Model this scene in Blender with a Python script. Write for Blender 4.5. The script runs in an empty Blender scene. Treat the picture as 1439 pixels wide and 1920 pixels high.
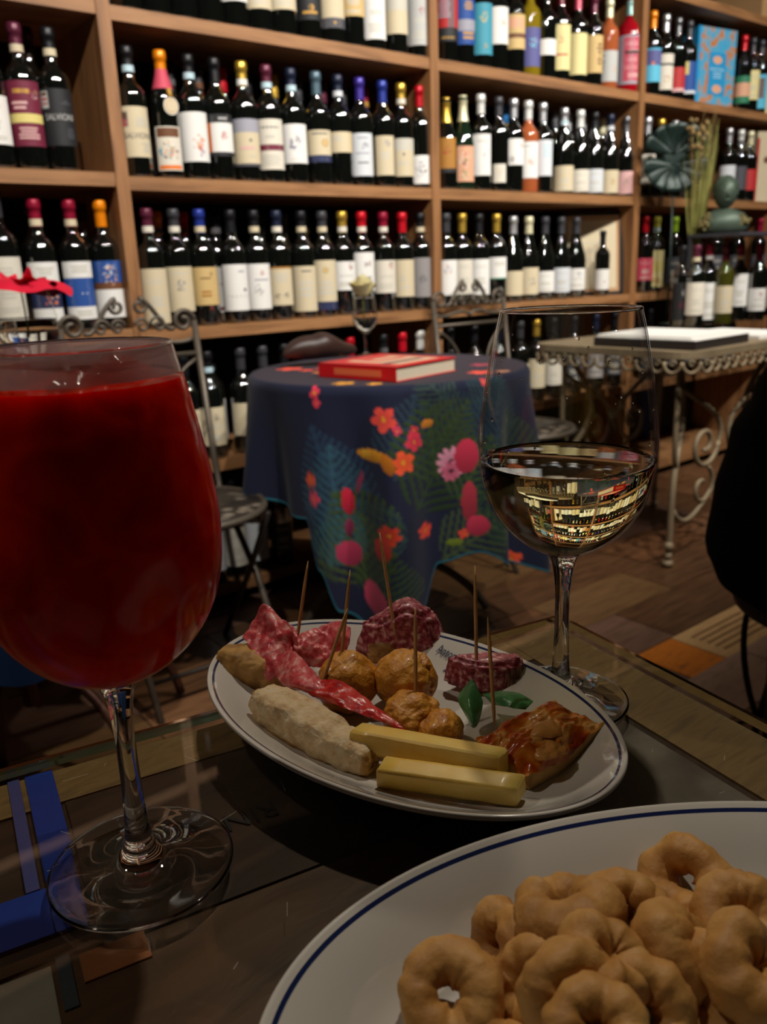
import bpy, math, random
from mathutils import Vector, Matrix, noise
from math import sin, cos, pi, radians, sqrt, atan2, hypot
random.seed(7)
S = bpy.context.scene
COL = S.collection

# ---------------------------------------------------------------- camera
FPX, HEAD, PIT, ROLL, CZ = 1550.6, radians(51.98), radians(16.27), radians(-2.12), 1.01
_f = Vector((cos(HEAD)*cos(PIT), sin(HEAD)*cos(PIT), -sin(PIT)))
_r = Vector((sin(HEAD), -cos(HEAD), 0)); _u = _r.cross(_f)
R_ = cos(ROLL)*_r + sin(ROLL)*_u; U_ = -sin(ROLL)*_r + cos(ROLL)*_u
CAM = Vector((0, 0, CZ))
def ray(x, y): return R_*((x-719.5)/FPX) + U_*((960-y)/FPX) + _f
def onz(x, y, z):                       # where the sight line of a pixel meets the height z
    d = ray(x, y); return CAM + d*((z-CZ)/d.z)
def onv(x, y, v):                       # ... meets the upright plane y = v (parallel to the shelves)
    d = ray(x, y); return CAM + d*(v/d.y)
cd = bpy.data.cameras.new('camera'); cam = bpy.data.objects.new('camera', cd); COL.objects.link(cam)
cam.matrix_world = Matrix.Translation(CAM) @ Matrix((R_, U_, -_f)).transposed().to_4x4()
cd.sensor_fit = 'VERTICAL'; cd.sensor_height = 36; cd.sensor_width = 27; cd.lens = FPX*36/1920
cd.clip_start = .01; cd.clip_end = 50
cd.dof.use_dof = True; cd.dof.focus_distance = .44; cd.dof.aperture_fstop = 11.5
S.camera = cam
# ---------------------------------------------------------------- light
vs = S.view_settings
S.cycles.max_bounces = 12; S.cycles.transmission_bounces = 10; S.cycles.transparent_max_bounces = 16; S.cycles.sample_clamp_indirect = 6
vs.view_transform = 'Standard'; vs.look = 'None'; vs.gamma = 1; vs.exposure = 0; vs.use_curve_mapping = False
w = bpy.data.worlds.new('world'); S.world = w; w.use_nodes = True
w.node_tree.nodes['Background'].inputs[0].default_value = (1, .8, .62, 1)
w.node_tree.nodes['Background'].inputs[1].default_value = .022
def spot(name, loc, tgt, power, size, rad, colr=(1, .94, .87), blend=.6):
    l = bpy.data.lights.new(name, 'SPOT'); l.energy = power; l.spot_size = radians(size); l.spot_blend = blend
    l.shadow_soft_size = rad; l.color = colr
    o = bpy.data.objects.new(name, l); COL.objects.link(o); o.location = loc
    o.rotation_euler = (Vector(tgt)-Vector(loc)).to_track_quat('-Z', 'Y').to_euler()
    return o
SPOTS = [(.05, .42), (.9, .30), (1.75, .42), (2.6, .30), (3.45, .42)]
for i, (x, y) in enumerate(SPOTS):
    spot('shelf_spot_light', (x, y, 2.75), (x+.3, 2.3, 1.25), 138, 84, .026)
spot('table_spot_light', (.95, .75, 2.6), (.3, .3, .75), 50, 50, .03, (1, .90, .76))
spot('table_spot_light', (-.55, .95, 2.5), (.15, .2, .8), 20, 60, .03, (1, .88, .74))
spot('floor_spot_light', (2.2, .3, 2.7), (1.9, 1.0, 0), 22, 70, .03, (1, .8, .6))

# ---------------------------------------------------------------- materials
M = {}
def new_mat(name):
    m = bpy.data.materials.new(name); m.use_nodes = True
    nt = m.node_tree; b = nt.nodes['Principled BSDF']; return m, nt, b
def hexc(h):
    h = h.lstrip('#'); c = [int(h[i:i+2], 16)/255 for i in (0, 2, 4)]
    return tuple(((v+.055)/1.055)**2.4 if v > .04045 else v/12.92 for v in c)
def plain(name, c, rough=.5, metal=0, coat=0, bump=0, bscale=80, var=0, vscale=20, spec=.5, sss=0, sscol=None, trans=0, ior=1.45):
    if name in M: return M[name]
    if isinstance(c, str): c = hexc(c)
    m, nt, b = new_mat(name)
    b.inputs['Base Color'].default_value = (*c, 1); b.inputs['Roughness'].default_value = rough
    b.inputs['Metallic'].default_value = metal; b.inputs['Coat Weight'].default_value = coat
    b.inputs['Specular IOR Level'].default_value = spec; b.inputs['IOR'].default_value = ior
    b.inputs['Transmission Weight'].default_value = trans
    if ior > 1.7: b.inputs['Coat IOR'].default_value = 1.8
    if sss:
        b.inputs['Subsurface Weight'].default_value = sss; b.inputs['Subsurface Scale'].default_value = .004
        b.inputs['Subsurface Radius'].default_value = (1, .6, .3)
    tc = nt.nodes.new('ShaderNodeTexCoord')
    n = nt.nodes.new('ShaderNodeTexNoise'); n.inputs['Scale'].default_value = vscale; n.inputs['Detail'].default_value = 4
    nt.links.new(tc.outputs['Object'], n.inputs['Vector'])
    mx = nt.nodes.new('ShaderNodeMix'); mx.data_type = 'RGBA'
    v = max(var, .04)
    mx.inputs[6].default_value = (*[x*(1-v) for x in c], 1); mx.inputs[7].default_value = (*[min(1, x*(1+v)) for x in c], 1)
    nt.links.new(n.outputs['Fac'], mx.inputs[0]); nt.links.new(mx.outputs[2], b.inputs['Base Color'])
    if bump:
        n2 = nt.nodes.new('ShaderNodeTexNoise'); n2.inputs['Scale'].default_value = bscale; n2.inputs['Detail'].default_value = 5
        nt.links.new(tc.outputs['Object'], n2.inputs['Vector'])
        bp = nt.nodes.new('ShaderNodeBump'); bp.inputs['Strength'].default_value = bump; bp.inputs['Distance'].default_value = .002
        nt.links.new(n2.outputs['Fac'], bp.inputs['Height']); nt.links.new(bp.outputs[0], b.inputs['Normal'])
    M[name] = m; return m
def ramp_mat(name, stops, scale=(1, 1, 1), nscale=5, detail=6, rough=.5, bump=.2, dist=.002, bscale=None, coat=0, voro=False, sss=0, distort=0, coord='Object', metal=0):
    if name in M: return M[name]
    m, nt, b = new_mat(name)
    tc = nt.nodes.new('ShaderNodeTexCoord'); mp = nt.nodes.new('ShaderNodeMapping'); mp.inputs['Scale'].default_value = scale
    nt.links.new(tc.outputs[coord], mp.inputs['Vector'])
    if voro:
        n = nt.nodes.new('ShaderNodeTexVoronoi'); n.inputs['Scale'].default_value = nscale; out = n.outputs['Distance']
    else:
        n = nt.nodes.new('ShaderNodeTexNoise'); n.inputs['Scale'].default_value = nscale; n.inputs['Detail'].default_value = detail
        n.inputs['Distortion'].default_value = distort; out = n.outputs['Fac']
    nt.links.new(mp.outputs[0], n.inputs['Vector'])
    r = nt.nodes.new('ShaderNodeValToRGB'); e = r.color_ramp.elements
    while len(e) < len(stops): e.new(.5)
    for i, (p, c) in enumerate(stops):
        e[i].position = p; e[i].color = (*(hexc(c) if isinstance(c, str) else c), 1)
    nt.links.new(out, r.inputs[0]); nt.links.new(r.outputs[0], b.inputs['Base Color'])
    b.inputs['Roughness'].default_value = rough; b.inputs['Coat Weight'].default_value = coat; b.inputs['Metallic'].default_value = metal
    b.inputs['Coat Roughness'].default_value = .15
    if sss:
        b.inputs['Subsurface Weight'].default_value = sss; b.inputs['Subsurface Scale'].default_value = .003
    if bump:
        if bscale:
            n2 = nt.nodes.new('ShaderNodeTexNoise'); n2.inputs['Scale'].default_value = bscale; n2.inputs['Detail'].default_value = 5
            nt.links.new(tc.outputs[coord], n2.inputs['Vector']); out = n2.outputs['Fac']
        bp = nt.nodes.new('ShaderNodeBump'); bp.inputs['Strength'].default_value = bump; bp.inputs['Distance'].default_value = dist
        nt.links.new(out, bp.inputs['Height']); nt.links.new(bp.outputs[0], b.inputs['Normal'])
    M[name] = m; return m
def thin_glass(name, tint=(1, 1, 1), ior=1.45, rough=.0, haze=0, hazec=(.8, .78, .78)):
    if name in M: return M[name]
    m, nt, b = new_mat(name); nt.nodes.remove(b); out = nt.nodes['Material Output']
    t = nt.nodes.new('ShaderNodeBsdfTransparent'); t.inputs[0].default_value = (*tint, 1)
    g = nt.nodes.new('ShaderNodeBsdfGlossy'); g.inputs['Roughness'].default_value = rough
    f = nt.nodes.new('ShaderNodeFresnel'); f.inputs['IOR'].default_value = ior
    ge = nt.nodes.new('ShaderNodeNewGeometry'); mr0 = nt.nodes.new('ShaderNodeMapRange')
    mr0.inputs['To Min'].default_value = ior; mr0.inputs['To Max'].default_value = 1/ior
    nt.links.new(ge.outputs['Backfacing'], mr0.inputs['Value']); nt.links.new(mr0.outputs[0], f.inputs['IOR'])
    mx = nt.nodes.new('ShaderNodeMixShader'); src = t.outputs[0]
    if haze:
        d = nt.nodes.new('ShaderNodeBsdfDiffuse'); d.inputs[0].default_value = (*hazec, 1)
        tl = nt.nodes.new('ShaderNodeBsdfTranslucent'); tl.inputs[0].default_value = (*hazec, 1)
        ad = nt.nodes.new('ShaderNodeMixShader'); ad.inputs[0].default_value = .5
        nt.links.new(d.outputs[0], ad.inputs[1]); nt.links.new(tl.outputs[0], ad.inputs[2])
        n = nt.nodes.new('ShaderNodeTexNoise'); n.inputs['Scale'].default_value = 30
        tc = nt.nodes.new('ShaderNodeTexCoord'); nt.links.new(tc.outputs['Object'], n.inputs['Vector'])
        mr = nt.nodes.new('ShaderNodeMapRange'); mr.inputs['To Min'].default_value = haze*.7; mr.inputs['To Max'].default_value = haze*1.3
        nt.links.new(n.outputs['Fac'], mr.inputs['Value'])
        m2 = nt.nodes.new('ShaderNodeMixShader'); nt.links.new(mr.outputs[0], m2.inputs[0])
        nt.links.new(t.outputs[0], m2.inputs[1]); nt.links.new(ad.outputs[0], m2.inputs[2]); src = m2.outputs[0]
    # front and back sides use the same Fresnel weight: a pane thin beside its size
    nt.links.new(f.outputs[0], mx.inputs[0]); nt.links.new(src, mx.inputs[1]); nt.links.new(g.outputs[0], mx.inputs[2])
    nt.links.new(mx.outputs[0], out.inputs[0]); M[name] = m; return m

WOODV = [(.25, '#5e3c22'), (.5, '#8a5c38'), (.75, '#a87448')]
def wood(name, stops, scale, nscale=6, rough=.55, bump=.15, coat=0):
    return ramp_mat(name, stops, scale, nscale, 8, rough, bump, .001, coat=coat, distort=.6)
wood('shelf_wood_along', [(.3, '#76502f'), (.5, '#946840'), (.62, '#9e7148'), (.8, '#6b452b')], (1.2, 14, 14), 3)
wood('shelf_wood_up', [(.3, '#70492a'), (.5, '#8e623a'), (.65, '#996b42'), (.8, '#65402a')], (14, 14, 1.2), 3)
plain('shelf_back', '#1c120c', .9)
plain('bottle_glass', (.004, .005, .004), .03, spec=.5, coat=1, ior=2.2)
plain('bottle_green', (.008, .02, .01), .03, coat=1, ior=2.0)
plain('bottle_olive', (.05, .05, .006), .03, coat=1, ior=1.8)
plain('bottle_yellow', (.20, .14, .008), .06, spec=.6)
plain('bottle_rose', (.35, .09, .03), .06, spec=.6)
plain('bottle_red', (.30, .004, .01), .06, spec=.6)
plain('cork', '#b08a5a', .8)
thin_glass('thin_glass', (.985, .985, .98), 1.42)
thin_glass('frosted_glass', (.9, .9, .9), 1.42, haze=.78, hazec=(.62, .55, .55))
thin_glass('table_glass_face', (.93, .94, .92), 1.5)
plain('solid_glass', (.97, 1, .985), 0, trans=1, ior=1.5)
plain('glass_edge', (.45, .75, .65), .05, trans=1, ior=1.5)
plain('white_wine', (.98, .90, .52), 0, trans=1, ior=1.345)
plain('water', (.98, .99, .98), 0, trans=1, ior=1.33)
plain('porcelain', '#cbc6bc', .12, coat=.6, spec=.5)
plain('blue_line', '#1c2750', .15, coat=.5)
plain('print_ink', '#20284a', .4)
plain('iron_dark', '#2b2520', .5, metal=.6, bump=.4, bscale=60, var=.3)
plain('iron_rust', '#4a2c1e', .5, metal=.5, bump=.4, bscale=60, var=.4)
plain('iron_grey', '#5c5348', .45, metal=.45, bump=.4, bscale=50, var=.3)
plain('iron_cream', '#84745a', .6, metal=.1, bump=.4, bscale=50, var=.35, vscale=12)
ramp_mat('mosaic_seat', [(.0, '#83786a'), (.35, '#5d5448'), (.5, '#2c2620')], nscale=26, voro=True, rough=.35, bump=.5)
plain('black_cloth', (.0035, .0035, .0038), .95, bump=.3, bscale=200, spec=.1)
plain('navy_cloth', (.006, .016, .045), .9, bump=.2, bscale=300, spec=.1)
plain('skin', '#a9785c', .5, sss=.2)
plain('hair', '#1b130e', .6)
plain('toothpick', '#c79a5f', .6, bump=.3, bscale=300, var=.15, vscale=90)
plain('paper_white', '#e4e2dc', .7)
plain('paper_cream', '#cdbf9f', .7)
plain('wall_plaster', '#4a3628', .9, bump=.3, bscale=20, var=.15, vscale=2)
plain('ceiling_paint', '#54463a', .9)
plain('lamp_black', '#111111', .4)

# ---------------------------------------------------------------- mesh helpers
class MB:
    def __init__(s): s.v = []; s.f = []; s.m = []; s.mats = []; s.tr = None
    def mi(s, m):
        if isinstance(m, str): m = M[m]
        if m not in s.mats: s.mats.append(m)
        return s.mats.index(m)
    def add(s, vs, fs, m):
        k = len(s.v); i = s.mi(m)
        s.v += [Vector(v) for v in vs] if s.tr is None else [s.tr @ Vector(v) for v in vs]
        for f in fs: s.f.append([q+k for q in f]); s.m.append(i)
        return s
    def box(s, a, b, m, top=None):
        (x0, y0, z0), (x1, y1, z1) = a, b
        vs = [(x0, y0, z0), (x1, y0, z0), (x1, y1, z0), (x0, y1, z0), (x0, y0, z1), (x1, y0, z1), (x1, y1, z1), (x0, y1, z1)]
        fs = [(0, 3, 2, 1), (0, 1, 5, 4), (1, 2, 6, 5), (2, 3, 7, 6), (3, 0, 4, 7)]
        s.add(vs, fs, m); s.f.append([len(s.v)-4, len(s.v)-3, len(s.v)-2, len(s.v)-1]); s.m.append(s.mi(top or m)); return s
    def lathe(s, prof, m, n=24, c=(0, 0, 0), cap=False, segm=None, sx=1, sy=1):
        vs = []; fs = []
        for (r, z) in prof:
            for i in range(n):
                a = 2*pi*i/n; vs.append((c[0]+r*cos(a)*sx, c[1]+r*sin(a)*sy, c[2]+z))
        k0 = len(s.f)
        for j in range(len(prof)-1):
            for i in range(n):
                fs.append((j*n+i, j*n+(i+1) % n, (j+1)*n+(i+1) % n, (j+1)*n+i))
        if cap:
            fs.append(tuple(range(n))[::-1]); fs.append(tuple((len(prof)-1)*n+i for i in range(n)))
        s.add(vs, fs, m)
        if segm:
            for j, mm in segm.items():
                ii = s.mi(mm)
                for i in range(n): s.m[k0+j*n+i] = ii
        return s
    def tube(s, pts, r, m, n=8, closed=False, flat=1):
        pts = [Vector(p) for p in pts]; L = len(pts)
        rr = r if isinstance(r, (list, tuple)) else [r]*L
        vs = []; fs = []; up = None
        for i, p in enumerate(pts):
            if closed: t = pts[(i+1) % L]-pts[i-1]
            else: t = pts[min(i+1, L-1)]-pts[max(i-1, 0)]
            if t.length < 1e-9: t = Vector((0, 0, 1))
            t.normalize()
            if up is None:
                up = Vector((0, 0, 1)) if abs(t.z) < .9 else Vector((1, 0, 0))
            up = (up - t*up.dot(t))
            if up.length < 1e-6: up = t.orthogonal()
            up.normalize(); sd = t.cross(up)
            for k in range(n):
                a = 2*pi*k/n; vs.append(p + (up*cos(a)+sd*sin(a)*flat)*rr[i])
        for i in range(L if closed else L-1):
            for k in range(n):
                j = (i+1) % L
                fs.append((i*n+k, i*n+(k+1) % n, j*n+(k+1) % n, j*n+k))
        if not closed:
            fs.append(tuple(range(n))[::-1]); fs.append(tuple((L-1)*n+k for k in range(n)))
        return s.add(vs, fs, m)
    def grid(s, fn, nu, nv, m, wrap=False):
        vs = [fn(i/nu, j/nv) for j in range(nv+1) for i in range(nu+(0 if wrap else 1))]
        w = nu if wrap else nu+1; fs = []
        for j in range(nv):
            for i in range(nu): fs.append((j*w+i, j*w+(i+1) % w if wrap else j*w+i+1, (j+1)*w+((i+1) % w if wrap else i+1), (j+1)*w+i))
        return s.add(vs, fs, m)
    def ico(s, c, r, m, sub=3, disp=0, dsc=60, sc=(1, 1, 1), rot=None, seed=0):
        import bmesh
        bm = bmesh.new(); bmesh.ops.create_icosphere(bm, subdivisions=sub, radius=1)
        vs = []
        for v in bm.verts:
            p = v.co.copy(); q = Vector((p.x*sc[0], p.y*sc[1], p.z*sc[2]))*r
            if disp:
                q += p*disp*noise.fractal(q*dsc+Vector((seed*7.1, seed*3.3, seed)), 1, 2, 4)
            if rot: q = rot @ q
            vs.append(Vector(c)+q)
        fs = [[v.index for v in f.verts] for f in bm.faces]; bm.free()
        return s.add(vs, fs, m)
    def build(s, name, parent=None, smooth=True, angle=None, loc=None):
        me = bpy.data.meshes.new(name); me.from_pydata([tuple(v) for v in s.v], [], s.f)
        for m in s.mats: me.materials.append(m)
        me.polygons.foreach_set('material_index', s.m); me.update()
        if smooth: me.polygons.foreach_set('use_smooth', [True]*len(s.f))
        if angle is not None: 
            try: me.set_sharp_from_angle(angle=radians(angle))
            except Exception: pass
        o = bpy.data.objects.new(name, me); COL.objects.link(o)
        if parent: o.parent = parent
        if loc: o.location = loc
        return o
def tag(o, label, cat=None, group=None, kind=None):
    if label: o['label'] = label
    if cat: o['category'] = cat
    if group: o['group'] = group
    if kind: o['kind'] = kind
    return o
def thing(name, label, cat, loc=(0, 0, 0), rz=0, group=None):
    o = bpy.data.objects.new(name, None); COL.objects.link(o); o.location = loc; o.rotation_euler = (0, 0, rz)
    o.empty_display_size = .05
    return tag(o, label, cat, group)
def mesh_obj(name, me, parent=None):
    o = bpy.data.objects.new(name, me); COL.objects.link(o)
    if parent: o.parent = parent
    return o
def spiral(c, r0, r1, a0, a1, u, v, n=24):
    c, u, v = Vector(c), Vector(u), Vector(v)
    return [c + (u*cos(a0+(a1-a0)*t/n)+v*sin(a0+(a1-a0)*t/n))*(r0+(r1-r0)*t/n) for t in range(n+1)]
def bez(p0, p1, p2, p3, n=12):
    P = [Vector(p) for p in (p0, p1, p2, p3)]
    return [P[0]*(1-t)**3+P[1]*3*t*(1-t)**2+P[2]*3*t*t*(1-t)+P[3]*t**3 for t in [i/n for i in range(n+1)]]
_txt = {}
def text_geo(body, size=1, bold=0, shear=0):
    k = (body, bold, shear)
    if k not in _txt:
        c = bpy.data.curves.new('t', 'FONT'); c.body = body; c.align_x = 'CENTER'; c.align_y = 'CENTER'; c.offset = bold; c.shear = shear
        c.resolution_u = 3
        o = bpy.data.objects.new('t', c); COL.objects.link(o); bpy.context.view_layer.update()
        me = o.to_mesh(); _txt[k] = ([tuple(v.co) for v in me.vertices], [tuple(p.vertices) for p in me.polygons])
        o.to_mesh_clear(); bpy.data.objects.remove(o); bpy.data.curves.remove(c)
    vs, fs = _txt[k]
    return [(x*size, y*size) for x, y, z in vs], fs

# ---------------------------------------------------------------- room
def struct(name, mb, kind='structure', **kw):
    o = mb.build(name, smooth=False, **kw); o['kind'] = kind; return o
X0, X1, Y0, Y1, ZC = -1.6, 5.4, -2.2, 2.66, 2.95
# floor of reused wooden case panels, each its own tone
fl = MB()
pal = []
for i, (a, b, c) in enumerate([('#3b2415', '#5a3a22', '#6b4729'), ('#4a3120', '#6c4a30', '#7d583a'), ('#33200f', '#4d321d', '#5c3f26'),
                               ('#45301c', '#5f4428', '#6b4d2e'), ('#4c3426', '#63483a', '#6e5342')]):
    pal.append(wood('floor_wood_%s' % 'abcde'[i], [(.25, a), (.5, b), (.75, c)], (2, 16, 2), 4, .42, .2, coat=.15))
wood('floor_orange', [(.3, '#8a4a12'), (.5, '#c3701f'), (.7, '#a65a18')], (3, 20, 3), 4, .4, .2)
wood('floor_beige', [(.3, '#9c7a50'), (.5, '#c09a68'), (.7, '#a98555')], (3, 22, 3), 5, .45, .2)
wood('floor_pinkish', [(.3, '#7b6152'), (.5, '#957a69'), (.7, '#86695a')], (3, 18, 3), 5, .45, .2)
random.seed(11)
special = [((1.752, 1.006, 1.912, 1.172), 'floor_orange'), ((1.916, 1.006, 2.26, 1.172), 'floor_beige'), ((1.40, .84, 1.98, 1.002), 'floor_pinkish'),
           ((1.984, .84, 2.5, 1.002), 'floor_pinkish')]
y = Y0; row = 0
while y < Y1:
    if abs(y-.84) < .1: y = .84
    if row and abs(y-1.006) < .05: y = 1.006
    h = .166 if .8 < y < 1.1 else random.choice([.15, .2, .26, .3])
    if y < .84 < y+h: h = .84-y-.004
    x = X0
    while x < X1:
        L = random.uniform(.3, .75)
        rects = [(x, min(x+L, X1))]
        m = random.choice(pal)
        hit = [sp for sp in special if sp[0][1] < y+h*.5 < sp[0][3] and not (sp[0][2] <= x or sp[0][0] >= x+L)]
        if hit:
            sp = min(hit, key=lambda q: q[0][0])
            if x < sp[0][0]-.03: L = sp[0][0]-x-.004
            else: x = sp[0][0]; L = sp[0][2]-x; m = sp[1]
        fl.box((x, y, -.02), (min(x+L, X1), min(y+h, Y1), 0), m)
        x += L+.004
    y += h+.004; row += 1
fl.box((X0, Y0, -.05), (X1, Y1, -.003), plain('floor_gap', '#160d07', .9))
for k in range(5):                       # printed lines on the beige panel
    fl.box((1.96, 1.035+k*.024, 0), (2.22-.03*(k % 2), 1.043+k*.024, .0004), plain('stamp_brown', '#6b4a2c', .7))
struct('floor', fl)
struct('ceiling', MB().box((X0, Y0, ZC), (X1, Y1, ZC+.05), 'ceiling_paint'))
struct('wall_back', MB().box((X0, Y1, 0), (X1, Y1+.1, ZC), 'wall_plaster'))
struct('wall_front', MB().box((X0, Y0-.1, 0), (X1, Y0, ZC), 'wall_plaster'))
struct('wall_left', MB().box((X0-.1, Y0, 0), (X0, Y1, ZC), 'wall_plaster'))
struct('wall_right', MB().box((X1, Y0, 0), (X1+.1, Y1, ZC), 'wall_plaster'))
# ceiling spotlights (the bodies of the lamps)
for i, (x, y, z) in enumerate([(a, b, 2.75) for a, b in SPOTS] + [(.95, .75, 2.6), (-.55, .95, 2.5), (2.2, .3, 2.7)]):
    t = thing('ceiling_spotlight', 'black ceiling spotlight hanging above the bar room', 'spotlight', (x, y, z), 0, 'black spotlights under the ceiling')
    MB().lathe([(.042, .0), (.045, .02), (.04, .09), (.012, .1)], 'lamp_black', 20).build('lamp_shade', t)
    MB().tube([(0, 0, .095), (0, 0, ZC-z)], .008, 'lamp_black').build('rod', t)

# ---------------------------------------------------------------- shelving
SF, SBK = 2.25, 2.62                     # front and back of the boards
ZS = [.073, .473, .873, 1.273, 1.675, 2.077, 2.48]
UP = [(-.55, .035), (.909, .035), (2.02, .036), (3.17, .036), (4.35, .036)]
sh = thing('wine_shelving', 'dark open wooden wine shelving covering the whole back wall', 'shelving', (0, SF, 0))
for x, w_ in UP:
    MB().box((x, -.004, 0), (x+w_, SBK-SF, 2.9), 'shelf_wood_up').build('upright', sh, False)
for a in range(len(UP)-1):
    x0, x1 = UP[a][0]+UP[a][1], UP[a+1][0]
    for z in ZS:
        dz = .008 if a == 0 else 0
        MB().box((x0+.0005, 0, z-.034+dz), (x1-.0005, SBK-SF, z+dz), 'shelf_wood_along').build('shelf_board', sh, False)
MB().box((-.55, SBK-SF+.001, 0), (4.386, SBK-SF+.02, 2.9), 'shelf_back').build('back_panel', sh, False)

# ---------------------------------------------------------------- bottles
BT = {  # r, height, profile above, neck data
 'bord': dict(r=.0385, h=.305, p=[(.030, 0), (.0365, .002), (.0385, .008), (.0385, .188), (.037, .200), (.031, .212), (.021, .222), (.0155, .232), (.0142, .245), (.0138, .285), (.0155, .287), (.0155, .298), (.0145, .302), (.0, .302)], nk=.245, sh=.2),
 'burg': dict(r=.0405, h=.298, p=[(.030, 0), (.0385, .002), (.0405, .008), (.0405, .140), (.038, .160), (.032, .180), (.024, .205), (.0175, .228), (.0145, .245), (.0138, .280), (.0155, .282), (.0155, .292), (.0145, .296), (0, .296)], nk=.240, sh=.15),
 'champ': dict(r=.0435, h=.32, p=[(.032, 0), (.041, .002), (.0435, .01), (.0435, .150), (.041, .172), (.034, .196), (.025, .222), (.018, .25), (.015, .27), (.0145, .30), (.0175, .305), (.0175, .315), (0, .318)], nk=.235, sh=.16),
 'big': dict(r=.052, h=.335, p=[(.042, 0), (.05, .002), (.052, .01), (.052, .205), (.05, .222), (.042, .24), (.028, .254), (.018, .268), (.016, .28), (.0155, .322), (.017, .324), (.017, .333), (0, .335)], nk=.275, sh=.22),
}
_mesh = {}
def body_mesh(kind, gm):
    k = (kind, gm)
    if k not in _mesh:
        o = MB().lathe(BT[kind]['p'], gm, 26, cap=False).build('bottle_body'); _mesh[k] = o.data; bpy.data.objects.remove(o)
    return _mesh[k]
def neck_r(kind, z):
    p = BT[kind]['p']
    for (r0, z0), (r1, z1) in zip(p, p[1:]):
        if z0 <= z <= z1: return r0+(r1-r0)*(z-z0)/max(1e-6, z1-z0)
    return p[-2][0]
def foil_mat(c):
    dark = c in ('black', 'navy', 'charcoal')
    return plain('foil_'+c, CAPS[c], .32 if not dark else .38, metal=.25 if c not in ('gold', 'silver', 'grey') else .75)
CAPS = dict(black='#17171a', charcoal='#3b3b3f', navy='#1c2338', blue='#24358a', violet='#3a2a86', plum='#5a2236', crimson='#8e1430', red='#c01022', orange='#e8830a',
            gold='#d9b24a', silver='#c9c9cc', grey='#6d6d70', white='#deded8', cream='#ddd6b0', slate='#4e6470', maroon='#571620', green='#7d9a22', yellow='#d8cf58', pink='#b4485c', aqua='#a6d2cc', azure='#1f6fb0', brown='#3a2a20')
def cap_mesh(kind, c, z0):
    k = ('cap', kind, c, z0)
    if k not in _mesh:
        H = BT[kind]['h']; zs = [z0+(H-.022-z0)*t/4 for t in range(5)]
        prof = [(neck_r(kind, z)+.0008, z) for z in zs]
        prof += [(.0168, H-.021), (.0172, H-.014), (.0165, H-.004), (.0145, H+.0012), (0, H+.0016)]
        o = MB().lathe(prof, foil_mat(c), 20).build('capsule'); _mesh[k] = o.data; bpy.data.objects.remove(o)
    return _mesh[k]
def band_mesh(kind, c, z0, z1):
    k = ('band', kind, c, z0, z1)
    if k not in _mesh:
        o = MB().lathe([(neck_r(kind, z0)+.0013, z0), (neck_r(kind, z1)+.0013, z1)], plain('paper_'+c, LC.get(c, c), .6), 20).build('neck_band')
        _mesh[k] = o.data; bpy.data.objects.remove(o)
    return _mesh[k]
LC = dict(white='#e6e7e9', cream='#d9d5c3', tan='#c9ac72', ivory='#d9d2c2', grey='#8d8887', pale='#cfd3d6', lblue='#b5cfd8', black='#1f2022', maroon='#6e1c35', red='#b52a2a', orange='#e0731c',
          blue='#1d4a93', navy='#20294f', teal='#3f93a8', violet='#55558c', gold='#c0923c', pink='#d7a9a6', rose='#c4455a', brown='#6a4126', green='#2a7a58', yellow='#d8c878', dgrey='#4a4a50', smoke='#9b9ba6', ink='#5c5a5c',
          fade='#c4c0b2', lemon='#ddd093', olive='#5a5a20', amber='#a8742c', aqua='#56b4d2', silver='#b8b8b4', peach='#d9a382')
def paper(c): return plain('paper_'+c, LC.get(c, c), .62)
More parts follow.
